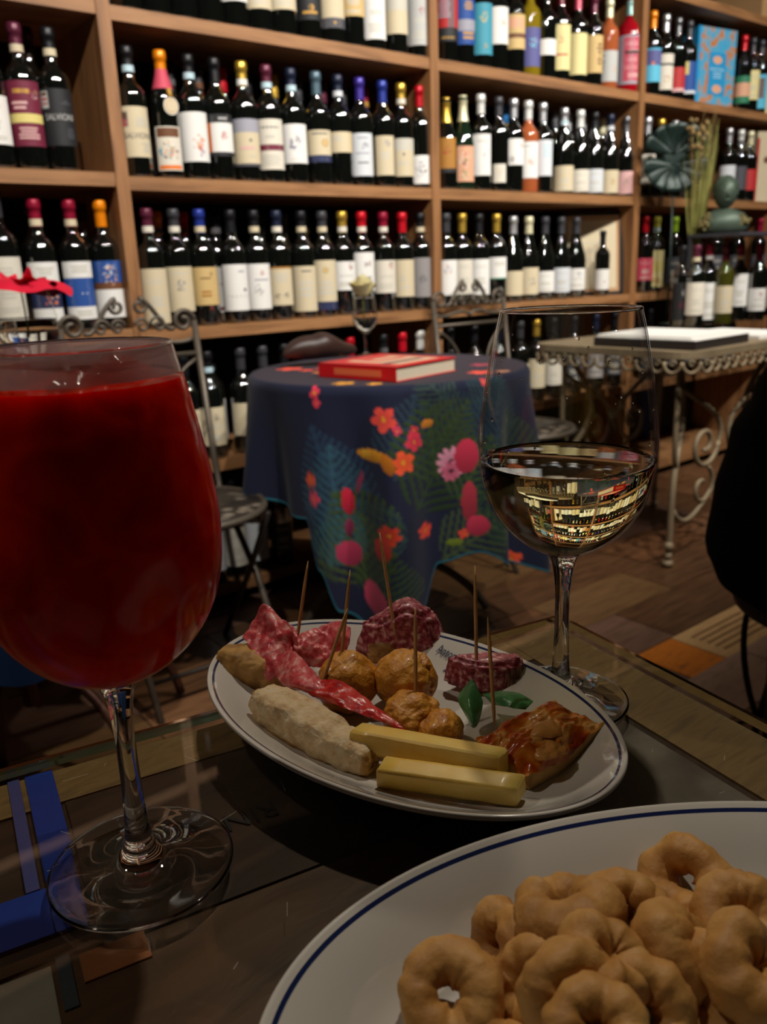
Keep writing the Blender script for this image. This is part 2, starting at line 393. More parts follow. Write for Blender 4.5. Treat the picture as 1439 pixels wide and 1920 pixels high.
def label_obj(root, r, col, z0, z1, hw, dec, face):
    """a wrapped paper label; decorations are small wrapped patches on it, in fractions of the label"""
    b = MB(); A = hw; lvl = [0]
    def patch(u0, u1, v0, v1, m, rr, n=None):
        n = n or max(2, int(14*(u1-u0)))
        b.grid(lambda s, t: ((r+rr)*sin(A*(2*(u0+(u1-u0)*s)-1)), -(r+rr)*cos(A*(2*(u0+(u1-u0)*s)-1)), z0+(z1-z0)*(v0+(v1-v0)*t)), n, 1, m)
    def poly(pts, m, rr):       # pts in metres around the label's centre, wrapped
        vs = []
        for x, y in pts:
            a = x/r; vs.append(((r+rr)*sin(a), -(r+rr)*cos(a), y))
        b.add(vs, [tuple(range(len(vs)))], m)
    patch(0, 1, 0, 1, paper(col), .0005, 16)
    k = 0
    for d in dec:
        k += 1; rr = .0005+.00012*k
        if d[0] == 'r': patch(d[1], d[2], d[3], d[4], paper(d[5]), rr)
        elif d[0] == 'lines':   # faint lines of small print: rows between v0 and v1
            _, u0, u1, v0, v1, n, c = d
            for i in range(n):
                vv = v0+(v1-v0)*(i+.5)/n; h = (v1-v0)/n*.28; e = random.uniform(0, .12)
                patch(u0+e, u1-e, vv-h, vv+h, paper(c), rr, 5)
        elif d[0] == 'd':       # disc
            _, u, v, rad, c = d
            cx = (2*u-1)*A*r; cy = z0+(z1-z0)*v
            poly([(cx+rad*cos(2*pi*i/14), cy+rad*sin(2*pi*i/14)) for i in range(14)], paper(c), rr)
        elif d[0] == 'blot':    # irregular printed drawing made of small leaves of colour
            _, u, v, rad, cs = d
            for i in range(26):
                a = random.uniform(0, 2*pi); q = rad*sqrt(random.random()); s_ = rad*random.uniform(.12, .34); th = random.uniform(0, pi)
                cx = (2*u-1)*A*r+q*cos(a); cy = z0+(z1-z0)*v+q*sin(a)*1.25; c = random.choice(cs)
                poly([(cx+s_*(cos(t)*cos(th)-.45*sin(t)*sin(th)), cy+s_*(cos(t)*sin(th)+.45*sin(t)*cos(th))) for t in [2*pi*j/7 for j in range(7)]], paper(c), rr+.00001*i)
        elif d[0] == 'diag':
            _, u0, v0, u1, v1, wd, c = d
            x0, y0, x1, y1 = (2*u0-1)*A*r, z0+(z1-z0)*v0, (2*u1-1)*A*r, z0+(z1-z0)*v1
            L = hypot(x1-x0, y1-y0); nx, ny = -(y1-y0)/L*wd, (x1-x0)/L*wd
            poly([(x0+nx, y0+ny), (x0-nx, y0-ny), (x1-nx, y1-ny), (x1+nx, y1+ny)], paper(c), rr)
        elif d[0] == 't':
            _, body, u, v, size, c = d
            vs, fs = text_geo(body); cx = (2*u-1)*A*r; cy = z0+(z1-z0)*v
            b.add([((r+rr)*sin((cx+x*size)/r), -(r+rr)*cos((cx+x*size)/r), cy+y*size*1.15) for x, y in vs], fs, paper(c))
    o = b.build('label', root); o.rotation_euler = (0, 0, face); return o
ORD = ['', 'first', 'second', 'third', 'fourth', 'fifth', 'sixth', 'seventh', 'eighth', 'ninth', 'tenth', 'eleventh', 'twelfth', 'thirteenth', 'fourteenth', 'fifteenth', 'sixteenth']
ROWN = {4: 'top shelf', 3: 'second shelf', 2: 'third shelf', 1: 'fourth shelf', 0: 'bottom shelf'}
BAYN = {'A': 'left bay', 'B': 'central bay', 'C': 'third bay', 'D': 'far right bay'}
GL = {'bottle_glass': 'dark', 'bottle_green': 'green', 'bottle_yellow': 'golden', 'bottle_rose': 'orange', 'bottle_red': 'red'}
def bottle(x, y, z, kind='bord', cap='black', band=None, lab=None, dec=(), gm='bottle_glass', label='', group='', extra=None, face=None, scale=1):
    t = thing('wine_bottle', label, 'bottle', (x, y, z), 0, group)
    t.scale = (scale*1.02, scale*1.02, scale*1.06*(1.03 if 'left bay' in group else 1))
    mesh_obj('glass_body', body_mesh(kind, gm), t)
    nk = BT[kind]['nk']
    if cap: mesh_obj('capsule', cap_mesh(kind, cap, nk), t)
    if band:
        mesh_obj('neck_band', band_mesh(kind, band, nk+.002, nk+.017), t)
    f = (atan2(x, y)*-.8) if face is None else face
    if lab: label_obj(t, BT[kind]['r'], lab[0], lab[1], lab[2], lab[3] if len(lab) > 3 else 1.15, dec, f)
    if extra: extra(t, f)
    return t
PL = [('lines', .2, .8, .72, .84, 2, 'fade'), ('lines', .25, .75, .3, .5, 3, 'fade'), ('lines', .2, .8, .08, .18, 2, 'fade')]
def EM(c, v=.72, u=.6): return [('blot', u, v, .009, [c, c, 'ink']), ('lines', .25, .85, .45, .55, 2, 'fade'), ('lines', .2, .8, .12, .3, 3, 'fade')]
def ART(*cs, v=.45, r=.02): return [('blot', .55, v, r, list(cs)), ('lines', .2, .8, .84, .9, 1, 'fade')]
SAL = [('r', .04, .3, .6, .9, 'ink'), ('r', .07, .27, .75, .88, 'brown'), ('r', .07, .27, .62, .67, 'rose'), ('r', .07, .27, .7, .74, 'rose'), ('t', 'SALVIONI', .55, .42, .0165, 'ink'), ('lines', .45, .95, .6, .8, 3, 'fade'), ('lines', .6, .95, .1, .3, 4, 'fade')]
def rows(bay, row, group, items, yref, v=SF+.05, back=False, zz=None):
    z = (ZS[row] if zz is None else zz)+(.008 if bay == 'A' else 0)
    prev = None; k = 0
    for it in items:
        px, kind, cap, band, lab, dec = it[:6]; opt = it[6] if len(it) > 6 else {}
        gm = opt.get('gm', 'bottle_glass'); r = BT[kind]['r']*opt.get('scale', 1)*1.02
        yy = opt.get('y', yref)
        vv = v+opt.get('dv', 0)+max(0, r-.0385)
        x = onv(px, yy, vv).x
        if prev and 'dv' not in opt:
            need = r+prev[2]+.0008; dx = x-prev[0]
            if hypot(dx, vv-prev[1]) < need:
                full = sqrt(max(0, need*need-(vv-prev[1])**2))
                if full-dx < .03: x = prev[0]+full
                else:
                    v2 = prev[1]+sqrt(max(0, need*need-dx*dx))
                    if v2 < v+.075 or back: vv = v2
                    else: x = prev[0]+full
        lo = [u[0]+u[1] for u in UP]; 
        k += 1
        if 'dv' not in opt: prev = (x, vv, r)
        cn = (cap or 'bare')
        ln = opt.get('ln', (lab[0] if lab else None))
        lt = ('%s label' % LN.get(ln, ln)) if lab else 'no label seen'
        pos = '%s from left' % ORD[k] if not back else 'back row %s from left' % ORD[k]
        label = '%s bottle, %s cap, %s, %s, %s, %s' % (GL[gm], cn, lt, pos, opt.get('rown', ROWN[row]), BAYN[bay])
        bottle(x, vv, z, kind, cap, band, lab, dec, gm, label, group, opt.get('extra'), opt.get('face'), opt.get('scale', 1))
LN = dict(lblue='light blue', pale='pale', dgrey='dark grey')
# ---- leftmost bay
rows('A', 3, 'bottles on the second shelf of the left bay', [
 (-12, 'bord', 'black', None, ('white', .05, .15), PL),
 (45, 'bord', 'plum', 'cream', ('maroon', .05, .185), [('lines', .1, .75, .78, .9, 1, 'gold'), ('blot', .8, .8, .009, ['gold', 'violet', 'pink']), ('r', 0, 1, .36, .5, 'yellow'), ('lines', .2, .8, .1, .3, 4, 'pink'), ('lines', .1, .6, .55, .7, 2, 'pink')], dict(ln='maroon')),
 (110, 'bord', 'black', 'cream', ('black', .055, .175), [('r', .03, .26, .66, .96, 'silver'), ('r', .06, .23, .72, .76, 'red'), ('r', .06, .23, .8, .84, 'red'), ('r', .06, .23, .88, .94, 'brown'), ('t', 'SALVIONI', .52, .5, .0165, 'silver'), ('lines', .55, .9, .72, .8, 2, 'dgrey'), ('lines', .6, .95, .12, .32, 5, 'dgrey')], dict(ln='black')),
], 230, v=SF+.052)
rows('A', 3, 'bottles on the second shelf of the left bay', [
 (66, 'bord', 'brown', None, ('pale', .04, .2), [], dict(dv=.1, y=200, scale=1.06)),
], 200, back=True)
BIGP = [('r', 0, 1, 0, .22, 'white'), ('lines', .3, .8, .78, .92, 3, 'fade')]
rows('A', 2, 'bottles on the third shelf of the left bay', [
 (-70, 'bord', 'black', None, ('ivory', .04, .17), PL),
 (15, 'bord', 'charcoal', None, ('ivory', .04, .165), PL, dict(scale=1.08)),
 (86, 'bord', 'crimson', 'cream', ('white', .03, .165), [('r', 0, 1, .22, .66, 'navy'), ('blot', .6, .44, .02, ['peach', 'orange', 'rose', 'navy']), ('lines', .3, .8, .78, .92, 3, 'fade')], dict(ln='white and patterned')),
 (150, 'bord', 'crimson', 'cream', ('white', .03, .165), [('r', 0, 1, .22, .72, 'blue'), ('lines', .3, .8, .8, .94, 3, 'fade'), ('lines', .3, .8, .05, .16, 2, 'fade'), ('d', .55, .45, .002, 'pale'), ('d', .68, .45, .002, 'pale')], dict(ln='white and blue')),
 (206, 'bord', 'orange', None, ('white', .03, .165), [('r', 0, 1, .5, 1, 'blue'), ('r', 0, 1, .5, .62, 'brown'), ('blot', .55, .75, .02, ['pale', 'smoke', 'peach', 'brown']), ('lines', .2, .8, .1, .2, 1, 'fade')], dict(ln='blue landscape picture')),
], 550, v=SF+.05)
rows('A', 2, 'bottles on the third shelf of the left bay', [(155, 'bord', 'brown', 'brown', None, [], dict(dv=.1)), (60, 'bord', 'black', None, None, [], dict(dv=.1))][::-1], 430, back=True)
# ---- wide central bay, top visible shelf
rows('B', 4, 'bottles on the top visible shelf of the central bay', [
 (240, 'bord', 'black', None, ('dgrey', .08, .17), PL), (290, 'bord', 'black', None, ('dgrey', .08, .17), PL), (342, 'bord', 'black', None, ('dgrey', .09, .17), PL),
 (392, 'bord', 'black', None, ('ivory', .075, .17), PL),
 (436, 'bord', 'red', None, ('white', .062, .17), PL), (480, 'bord', 'gold', None, ('cream', .055, .17), PL), (530, 'bord', 'plum', None, ('cream', .06, .17), PL, dict(scale=1.06)),
 (579, 'bord', 'black', None, ('black', .05, .17), [('d', .55, .25, .008, 'gold'), ('lines', .2, .8, .1, .2, 1, 'gold')]),
 (622, 'bord', 'navy', None, ('cream', .04, .17), [('r', 0, 1, 0, .2, 'dgrey'), ('d', .55, .1, .004, 'gold')]), (658, 'bord', 'red', None, ('tan', .08, .17), PL),
 (700, 'bord', 'white', None, ('white', .03, .17), EM('violet', .9, .5)), (742, 'bord', 'cream', None, ('cream', .055, .17), [('r', 0, 1, .55, 1, 'fade')]), (784, 'bord', 'silver', None, ('silver', .035, .17), EM('red', .7))], 20)
# ---- wide central bay, second shelf
def medal(t, f):
    b = MB(); b.lathe([(.0155, .262), (.0175, .25), (.028, .215), (.030, .205)], paper('rose'), 14); o = b.build('ribbon_collar', t)
    b = MB(); a = .35
    def disc(rr, c, d, z=.172):
        vs = [(sin(a)*(.0385+d)+rr*cos(q)*cos(a), -cos(a)*(.0385+d)+rr*cos(q)*sin(a), z+rr*sin(q)) for q in [2*pi*i/24 for i in range(24)]]
        b.add(vs, [tuple(range(24))], paper(c))
    disc(.021, 'ivory', .004); disc(.017, 'gold', .0045); disc(.015, 'cream', .005)
    b.tube([(sin(a)*.043, -cos(a)*.043, .193), (sin(a)*.036, -cos(a)*.036, .212)], .006, paper('gold'))
    o = b.build('medal', t); o.rotation_euler = (0, 0, f); o['label'] = 'round cream medal hanging from the neck'
rows('B', 3, 'bottles on the second shelf of the central bay', [
 (253, 'bord', 'black', 'lblue', ('cream', .048, .165), SAL),
 (313, 'bord', 'orange', None, ('ivory', .02, .125, .95), [('r', .07, .93, .76, .97, 'brown'), ('r', .07, .93, .03, .12, 'orange'), ('blot', .4, .48, .019, ['orange', 'brown', 'yellow', 'ivory', 'teal', 'lblue']), ('blot', .65, .4, .012, ['ivory', 'peach', 'brown'])], dict(ln='painted', extra=medal)),
 (364, 'bord', 'black', 'lblue', ('white', .045, .165), [('blot', .58, .38, .016, ['orange', 'orange', 'red', 'peach']), ('blot', .66, .2, .009, ['violet', 'pink', 'blue'])], dict(ln='white orange-pictured')),
 (410, 'bord', 'black', None, ('white', .062, .165), [('r', 0, 1, .8, 1, 'black'), ('r', 0, 1, 0, .1, 'black'), ('lines', .4, .8, .86, .94, 1, 'silver'), ('r', 0, .2, .1, .8, 'orange'), ('blot', .62, .5, .009, ['red', 'red'])], dict(ln='white red-feathered')),
 (461, 'bord', 'gold', 'white', ('cream', .04, .16), [('r', 0, 1, .72, 1, 'smoke'), ('r', 0, 1, 0, .06, 'dgrey'), ('d', .6, .55, .004, 'ink'), ('lines', .15, .8, .34, .44, 1, 'pink'), ('lines', .5, .8, .2, .24, 1, 'fade')]),
 (506, 'bord', 'plum', 'lblue', ('ivory', .035, .165), [('r', .05, 1, .38, .5, 'maroon'), ('lines', .1, .8, .8, .88, 1, 'ink'), ('lines', .2, .7, .6, .7, 1, 'fade'), ('lines', .1, .8, .08, .3, 4, 'fade')], dict(ln='off-white striped')),
 (551, 'bord', 'navy', 'lblue', ('white', .055, .158), [('blot', .5, .52, .017, ['smoke', 'smoke', 'violet', 'ink']), ('lines', .2, .7, .08, .12, 1, 'fade')]),
 (597, 'bord', 'slate', None, ('cream', .062, .148), [('r', 0, 1, 0, .22, 'navy'), ('d', .68, .6, .011, 'amber'), ('d', .68, .6, .009, 'tan'), ('lines', .2, .8, .85, .93, 1, 'ink')]),
 (637, 'bord', 'navy', 'pale', ('cream', .092, .148), [('r', .8, 1, 0, 1, 'tan'), ('lines', .1, .6, .55, .8, 3, 'fade')]),
 (677, 'bord', 'violet', None, ('pale', .03, .15, .95), [('blot', .6, .7, .01, ['smoke', 'ink']), ('lines', .2, .8, .28, .34, 1, 'ink'), ('lines', .15, .8, .5, .56, 1, 'smoke'), ('lines', .2, .8, .86, .92, 1, 'smoke')]),
 (719, 'bord', 'blue', None, ('cream', .035, .148, .85), [('blot', .62, .8, .008, ['violet', 'smoke']), ('lines', .2, .8, .4, .6, 2, 'fade')]),
 (750, 'bord', 'gold', 'ivory', ('cream', .035, .145), [('r', 0, 1, .68, 1, 'fade'), ('d', .5, .58, .004, 'ink'), ('lines', .2, .8, .3, .4, 2, 'fade')]),
 (788, 'bord', 'red', None, ('white', .015, .1), [('blot', .45, .5, .018, ['smoke', 'smoke', 'ink', 'pale'])])], 250)
rows('B', 3, 'bottles behind on the second shelf of the central bay', [
 (320, 'bord', 'black', 'ink', None, []), (372, 'bord', 'charcoal', 'brown', None, []), (416, 'bord', 'red', None, None, []), (464, 'bord', 'black', None, None, []),
 (513, 'bord', 'gold', None, None, []), (558, 'bord', 'charcoal', None, None, []), (604, 'bord', 'plum', None, None, []), (641, 'bord', 'charcoal', None, None, []),
 (682, 'bord', 'crimson', 'gold', None, []), (752, 'bord', 'black', None, None, [])], 170, v=SF+.15, back=True)
# ---- third shelf
rows('B', 2, 'bottles on the third shelf of the central bay', [
 (288, 'bord', 'plum', 'ivory', ('cream', .015, .155), PL), (336, 'bord', 'charcoal', 'ivory', ('cream', .042, .158), [('blot', .5, .58, .012, ['smoke', 'smoke', 'ink']), ('lines', .2, .8, .82, .88, 1, 'fade')]),
 (383, 'bord', 'blue', 'cream', ('tan', .055, .155), [('blot', .7, .82, .005, ['brown']), ('lines', .3, .7, .68, .74, 1, 'brown'), ('lines', .3, .7, .2, .4, 2, 'amber')], dict(gm='bottle_glass')),
 (413, 'bord', 'black', 'ink', ('white', .03, .155), [('blot', .6, .6, .01, ['brown', 'olive']), ('r', 0, 1, .05, .12, 'maroon')], dict(dv=.066)),
 (441, 'bord', 'black', None, ('white', .035, .16), [('lines', .1, 1, .28, .34, 1, 'ink'), ('d', .8, .45, .005, 'ink'), ('lines', .5, .9, .82, .88, 1, 'smoke')]),
 (483, 'bord', 'black', 'cream', ('white', .035, .16), [('blot', .62, .8, .006, ['red', 'brown']), ('blot', .5, .42, .014, ['smoke', 'fade']), ('lines', .3, .9, .62, .68, 1, 'smoke')]),
 (524, 'bord', 'navy', 'ivory', ('cream', .042, .15), [('r', 0, 1, .95, 1, 'amber'), ('blot', .35, .25, .007, ['dgrey']), ('blot', .65, .25, .007, ['dgrey']), ('lines', .2, .8, .6, .84, 3, 'fade')]),
 (571, 'bord', 'black', 'cream', ('cream', .02, .15), [('lines', .3, .8, .86, .92, 1, 'ink'), ('lines', .2, .8, .3, .7, 3, 'fade')]),
 (607, 'bord', 'charcoal', 'cream', ('cream', .02, .165), [('r', 0, 1, 0, .17, 'navy'), ('d', .5, .8, .009, 'olive'), ('d', .5, .8, .008, 'tan'), ('lines', .2, .8, .3, .6, 3, 'fade')]),
 (643, 'bord', 'gold', 'ivory', ('white', .075, .16), EM('red', .84, .7)),
 (682, 'bord', 'red', 'ivory', ('white', .07, .185), [('blot', .62, .7, .01, ['brown', 'maroon', 'smoke']), ('lines', .2, .8, .2, .4, 2, 'smoke')]),
 (722, 'bord', 'crimson', 'ivory', ('ivory', .06, .16), EM('red', .84, .7)), (757, 'bord', 'red', None, ('cream', .045, .16), [('blot', .4, .5, .01, ['fade', 'silver']), ('lines', .2, .8, .2, .3, 1, 'fade')]),
 (791, 'bord', 'black', 'cream', ('grey', .04, .165), [('blot', .5, .45, .011, ['ink', 'dgrey'])])], 530)
rows('B', 2, 'bottles behind on the third shelf of the central bay', [
 (297, 'bord', 'orange', 'ink', None, []), (346, 'bord', 'red', 'brown', None, []), (394, 'bord', 'charcoal', 'brown', None, []), (489, 'bord', 'black', 'ink', None, []),
 (532, 'bord', 'charcoal', None, None, []), (572, 'bord', 'black', 'tan', None, []), (612, 'bord', 'navy', None, None, []), (762, 'bord', 'yellow', None, None, [])], 450, v=SF+.15, back=True)
# ---- fourth and bottom shelf
rows('B', 1, 'bottles on the fourth shelf of the central bay', [
 (300, 'bord', 'black', None, ('cream', .04, .15), PL), (345, 'bord', 'black', None, ('cream', .04, .15), PL),
 (380, 'bord', 'black', 'lblue', ('cream', .04, .15), EM('ink')), (417, 'bord', 'black', 'lblue', ('white', .04, .16), [('blot', .55, .4, .013, ['orange', 'orange', 'red']), ('blot', .62, .24, .008, ['violet', 'blue'])], dict(ln='white orange-pictured')),
 (455, 'bord', 'charcoal', None, ('cream', .055, .15), [('diag', .3, .1, .9, .9, .004, 'fade')]), (492, 'bord', 'charcoal', None, ('cream', .05, .15), PL), (532, 'bord', 'black', None, ('white', .05, .15), PL),
 (575, 'bord', 'navy', None, ('white', .05, .15), PL), (618, 'bord', 'black', None, ('cream', .05, .15), PL), (660, 'bord', 'red', None, ('white', .05, .15), PL),
 (722, 'bord', 'black', 'ink', ('white', .05, .15), PL), (757, 'bord', 'red', None, ('white', .05, .15), PL), (790, 'bord', 'white', None, ('white', .05, .15), PL)], 730)
rows('B', 0, 'bottles on the bottom shelf of the central bay', [
 (400, 'bord', 'navy', None, ('pale', .04, .16), PL), (440, 'bord', 'black', None, ('ivory', .04, .16), PL), (478, 'bord', 'black', None, ('pale', .04, .16), EM('rose')),
 (530, 'bord', 'black', None, ('dgrey', .05, .14), PL)], 1030)
# ---- third bay
rows('C', 4, 'bottles on the top visible shelf of the third bay', [
 (838, 'bord', 'black', None, ('red', .06, .19), [('r', .5, .75, .3, 1, 'ink'), ('r', 0, 1, 0, .3, 'black'), ('lines', .2, .8, .04, .12, 1, 'gold'), ('lines', .1, .6, .5, .9, 6, 'smoke')], dict(ln='red and black')),
 (869, 'bord', 'black', None, ('blue', .06, .19), [('r', 0, 1, .3, .55, 'smoke'), ('lines', .4, .9, .1, .3, 2, 'gold'), ('lines', .4, .9, .75, .95, 3, 'gold')], dict(ln='blue')),
 (903, 'bord', 'charcoal', None, ('teal', .04, .19), [('blot', .55, .72, .013, ['gold', 'yellow']), ('blot', .6, .15, .008, ['gold', 'yellow'])], dict(ln='teal')),
 (933, 'bord', 'black', None, ('white', .08, .19), [('blot', .7, .6, .008, ['rose', 'gold', 'orange'])]),
 (965, 'bord', 'black', None, ('tan', .075, .18), [('r', 0, 1, .32, .45, 'brown'), ('r', .15, .85, .6, .9, 'peach')]),
 (994, 'bord', 'charcoal', None, ('violet', .03, .15), [('blot', .6, .6, .014, ['aqua', 'lblue', 'aqua'])], dict(gm='bottle_yellow', ln='violet-blue')),
 (1024, 'bord', 'black', None, ('white', .075, .125), [], dict()),
 (1051, 'bord', 'maroon', None, ('lemon', .035, .18), [('blot', .5, .7, .012, ['lemon', 'red', 'peach']), ('lines', .2, .8, .3, .38, 1, 'red')], dict(ln='yellowish red-printed')),
 (1083, 'bord', 'pink', None, ('lemon', .03, .165), [('diag', .1, .95, .9, .1, .004, 'red'), ('diag', .1, .75, .6, .35, .0015, 'red')], dict(ln='cream red-slashed')),
 (1113, 'bord', 'plum', None, ('tan', .045, .17), [('lines', .6, .9, .2, .8, 6, 'brown')]),
 (1142, 'bord', 'cream', None, ('silver', .025, .13), [('blot', .75, .4, .009, ['peach']), ('lines', .05, .3, .3, .9, 6, 'ink')], dict(gm='bottle_rose')),
 (1181, 'big', 'aqua', None, ('smoke', .03, .2), [('r', .22, 1, .06, .96, 'rose'), ('lines', .3, .95, .1, .9, 5, 'pink'), ('r', .3, .95, .62, .68, 'black')], dict(gm='bottle_red', ln='red and grey'))], 70)
rows('C', 3, 'bottles on the second shelf of the third bay', [
 (838, 'champ', 'gold', None, ('amber', .06, .18, .8), [('blot', .5, .6, .016, ['gold', 'brown', 'red', 'amber']), ('r', 0, 1, 0, .12, 'black')], dict(ln='golden figure', scale=.88)),
 (869, 'champ', 'cream', None, ('peach', .03, .15, 1.0), [('blot', .5, .6, .02, ['peach', 'brown', 'green', 'rose', 'ivory']), ('blot', .5, .2, .014, ['yellow', 'ivory', 'green'])], dict(gm='bottle_green', ln='floral painted', scale=.92)),
 (902, 'bord', 'white', None, ('white', .05, .18, .95), [('blot', .6, .5, .006, ['smoke']), ('lines', .2, .8, .8, .86, 1, 'fade')]),
 (935, 'bord', 'charcoal', None, ('ivory', .03, .09, .6), [('blot', .5, .5, .009, ['yellow', 'lblue', 'pink', 'ivory'])], dict(ln='small diamond')),
 (961, 'bord', 'silver', None, ('white', .09, .175), [('blot', .8, .75, .009, ['red', 'orange', 'peach']), ('blot', .4, .2, .009, ['dgrey', 'brown'])], dict(ln='white art')),
 (990, 'bord', 'white', None, ('white', .05, .17), [('blot', .6, .45, .013, ['peach', 'pink']), ('lines', .2, .8, .86, .9, 1, 'smoke')], dict(gm='bottle_rose')),
 (1017, 'bord', 'silver', None, ('pale', .06, .18), [('lines', .4, .9, .5, .9, 4, 'lblue')]),
 (1057, 'burg', 'silver', 'lblue', ('cream', .012, .1), PL), (1087, 'burg', 'white', None, ('ivory', .012, .09), PL), (1114, 'burg', 'black', None, ('pale', .012, .095), PL),
 (1143, 'burg', 'navy', 'pale', ('cream', .012, .095), [('blot', .6, .5, .009, ['amber', 'gold']), ]), (1173, 'burg', 'grey', None, ('pink', .012, .095), [('blot', .5, .5, .01, ['peach', 'grey'])])], 300)
rows('C', 3, 'bottles behind on the second shelf of the third bay', [
 (947, 'bord', 'azure', None, None, [], dict(gm='bottle_yellow')), (1041, 'bord', 'grey', None, None, [], dict(dv=-.02)), (1066, 'bord', 'silver', None, None, []), (1094, 'bord', 'silver', None, None, []), (1131, 'bord', 'cream', None, None, [])], 215, v=SF+.15, back=True)
rows('C', 2, 'bottles on the third shelf of the third bay', [
 (838, 'bord', 'charcoal', None, ('white', .04, .155), [('blot', .5, .75, .014, ['pink', 'rose', 'smoke', 'lblue'])], dict(ln='white pink-crested')), (866, 'bord', 'gold', None, ('ivory', .04, .155), PL),
 (899, 'bord', 'black', None, ('white', .035, .155), PL), (931, 'bord', 'gold', None, ('white', .085, .16), [('r', 0, 1, 0, .06, 'green'), ('lines', .3, .9, .6, .8, 2, 'fade')]),
 (962, 'burg', 'silver', None, ('cream', .025, .11), [('diag', .1, .8, .9, .2, .001, 'ink')]), (991, 'burg', 'cream', None, ('cream', .025, .12), [('diag', .2, .1, .8, .9, .0012, 'ink'), ('blot', .6, .5, .012, ['fade', 'ink'])]),
 (1021, 'burg', 'charcoal', None, ('white', .03, .105), PL), (1051, 'burg', 'charcoal', None, ('pale', .025, .115), PL), (1079, 'burg', 'charcoal', None, ('white', .03, .11), EM('smoke'))], 520)
rows('C', 1, 'bottles on the fourth shelf of the third bay', [
 (845, 'bord', 'black', None, ('cream', .05, .15), PL), (890, 'bord', 'black', None, ('cream', .05, .15), PL), (935, 'bord', 'navy', None, ('white', .05, .15), PL), (975, 'bord', 'charcoal', None, ('cream', .05, .15), PL),
 (1005, 'bord', 'gold', None, ('cream', .05, .16), PL), (1037, 'bord', 'black', None, ('ivory', .05, .15), PL), (1075, 'bord', 'black', None, ('dgrey', .05, .15), PL), (1115, 'bord', 'navy', None, ('grey', .05, .15), PL), (1150, 'bord', 'black', None, ('dgrey', .05, .15), PL)], 690)
# ---- far right bay
rows('D', 4, 'bottles on the top visible shelf of the far right bay', [
 (1222, 'bord', 'orange', None, ('aqua', .05, .17), [('r', 0, 1, .5, .95, 'violet'), ('d', .5, .55, .006, 'orange')], dict(ln='blue')), (1246, 'bord', 'silver', None, ('ivory', .03, .16), [('blot', .6, .3, .012, ['gold', 'yellow', 'red']), ('r', 0, 1, .68, .74, 'black')]),
 (1269, 'bord', 'grey', None, ('red', .03, .12), [('r', 0, 1, .0, .15, 'pink')]), (1290, 'bord', 'charcoal', None, ('blue', .03, .15), [('r', 0, .5, .6, 1, 'yellow'), ('r', 0, 1, 0, .1, 'pale')]),
 (1394, 'bord', 'red', None, ('green', .03, .14), [('r', 0, 1, .25, .75, 'peach')]), (1409, 'bord', 'charcoal', None, ('lemon', .05, .17), PL), (1422, 'bord', 'charcoal', None, ('aqua', .02, .16), [('r', .3, .7, .3, .9, 'brown')]), (1442, 'bord', 'navy', None, ('lemon', .0, .18), EM('gold'))], 120)
rows('D', 3, 'bottles on the second shelf of the far right bay', [
 (1213, 'bord', 'silver', None, ('ivory', .05, .165), [('blot', .5, .55, .011, ['smoke', 'ink', 'silver'])]), (1238, 'bord', 'gold', None, ('black', .05, .14), []), (1264, 'bord', 'silver', None, ('rose', .1, .16), []),
 (1366, 'bord', 'silver', None, ('pale', .08, .15), []), (1388, 'bord', 'white', 'ink', ('dgrey', .05, .15), []), (1406, 'bord', 'cream', None, ('red', .05, .14), [])], 290)
rows('D', 2, 'bottles on the third shelf of the far right bay', [
 (1208, 'bord', 'red', None, ('rose', .05, .14), PL), (1228, 'bord', 'yellow', 'lblue', ('lemon', .02, .17), [('r', .12, .88, .4, .7, 'yellow'), ('lines', .2, .8, .1, .25, 2, 'amber')]), (1262, 'bord', 'green', None, ('dgrey', .03, .14), PL),
 (1300, 'bord', 'crimson', 'brown', ('dgrey', .04, .14), PL), (1340, 'bord', 'brown', None, ('dgrey', .04, .14), PL), (1380, 'bord', 'black', None, ('dgrey', .04, .14), PL), (1420, 'bord', 'crimson', None, ('dgrey', .04, .14), PL)], 500)
rows('D', 1, 'bottles on the fourth shelf of the far right bay', [
 (1215, 'bord', 'black', None, ('dgrey', .05, .15), PL), (1250, 'bord', 'navy', None, ('dgrey', .05, .15), PL), (1285, 'bord', 'black', None, ('dgrey', .05, .15), PL), (1320, 'bord', 'black', None, ('grey', .05, .15), PL), (1360, 'bord', 'black', None, ('dgrey', .05, .15), PL)], 690)
# ---------------------------------------------------------------- blue gift box, carton and small things in the far right bay
ramp_mat('box_print', [(.0, '#3f9fcb'), (.47, '#4aa3cc'), (.53, '#8f9aa0'), (.6, '#c07a44'), (.8, '#b8723c')], nscale=28, detail=2, rough=.45, bump=0, coat=.1)
plain('box_blue', '#2b93c8', .4); plain('box_print_white', '#bfe0ea', .5)
def at_shelf(px, py, v): return onv(px, py, v)
t = thing('gift_box', 'blue bottle box with orange floral print on the top visible shelf', 'box', (onv(1342, 120, 2.33).x, 2.33, ZS[4]), radians(-8))
bx = MB().box((-.135, -.01, .0), (.125, .07, .335), 'box_print'); bx.box((-.136, -.0105, 0), (-.118, .0705, .336), 'box_blue'); bx.build('box_body', t, False)
b = MB().box((-.055, -.012, .06), (.06, -.0105, .235), 'box_blue')
vs, fs = text_geo('PANETTONE'); b.add([(x*.016, -.0125, .165+y*.018) for x, y in vs], fs, 'box_print_white')
for i in range(3): b.box((-.025, -.0128, .15-i*.01), (.03, -.0121, .153-i*.01), 'box_print_white')
for (x, z, r) in ((0, .205, .028), (.005, .085, .03)): b.lathe([(r, 0), (0, 0)], paper('peach'), 12, c=(0, 0, 0)) if False else b.add([(x+r*cos(2*pi*i/14)*1.1, -.0122, z+r*.6*sin(2*pi*i/14)) for i in range(14)], [tuple(range(14))], paper('peach'))
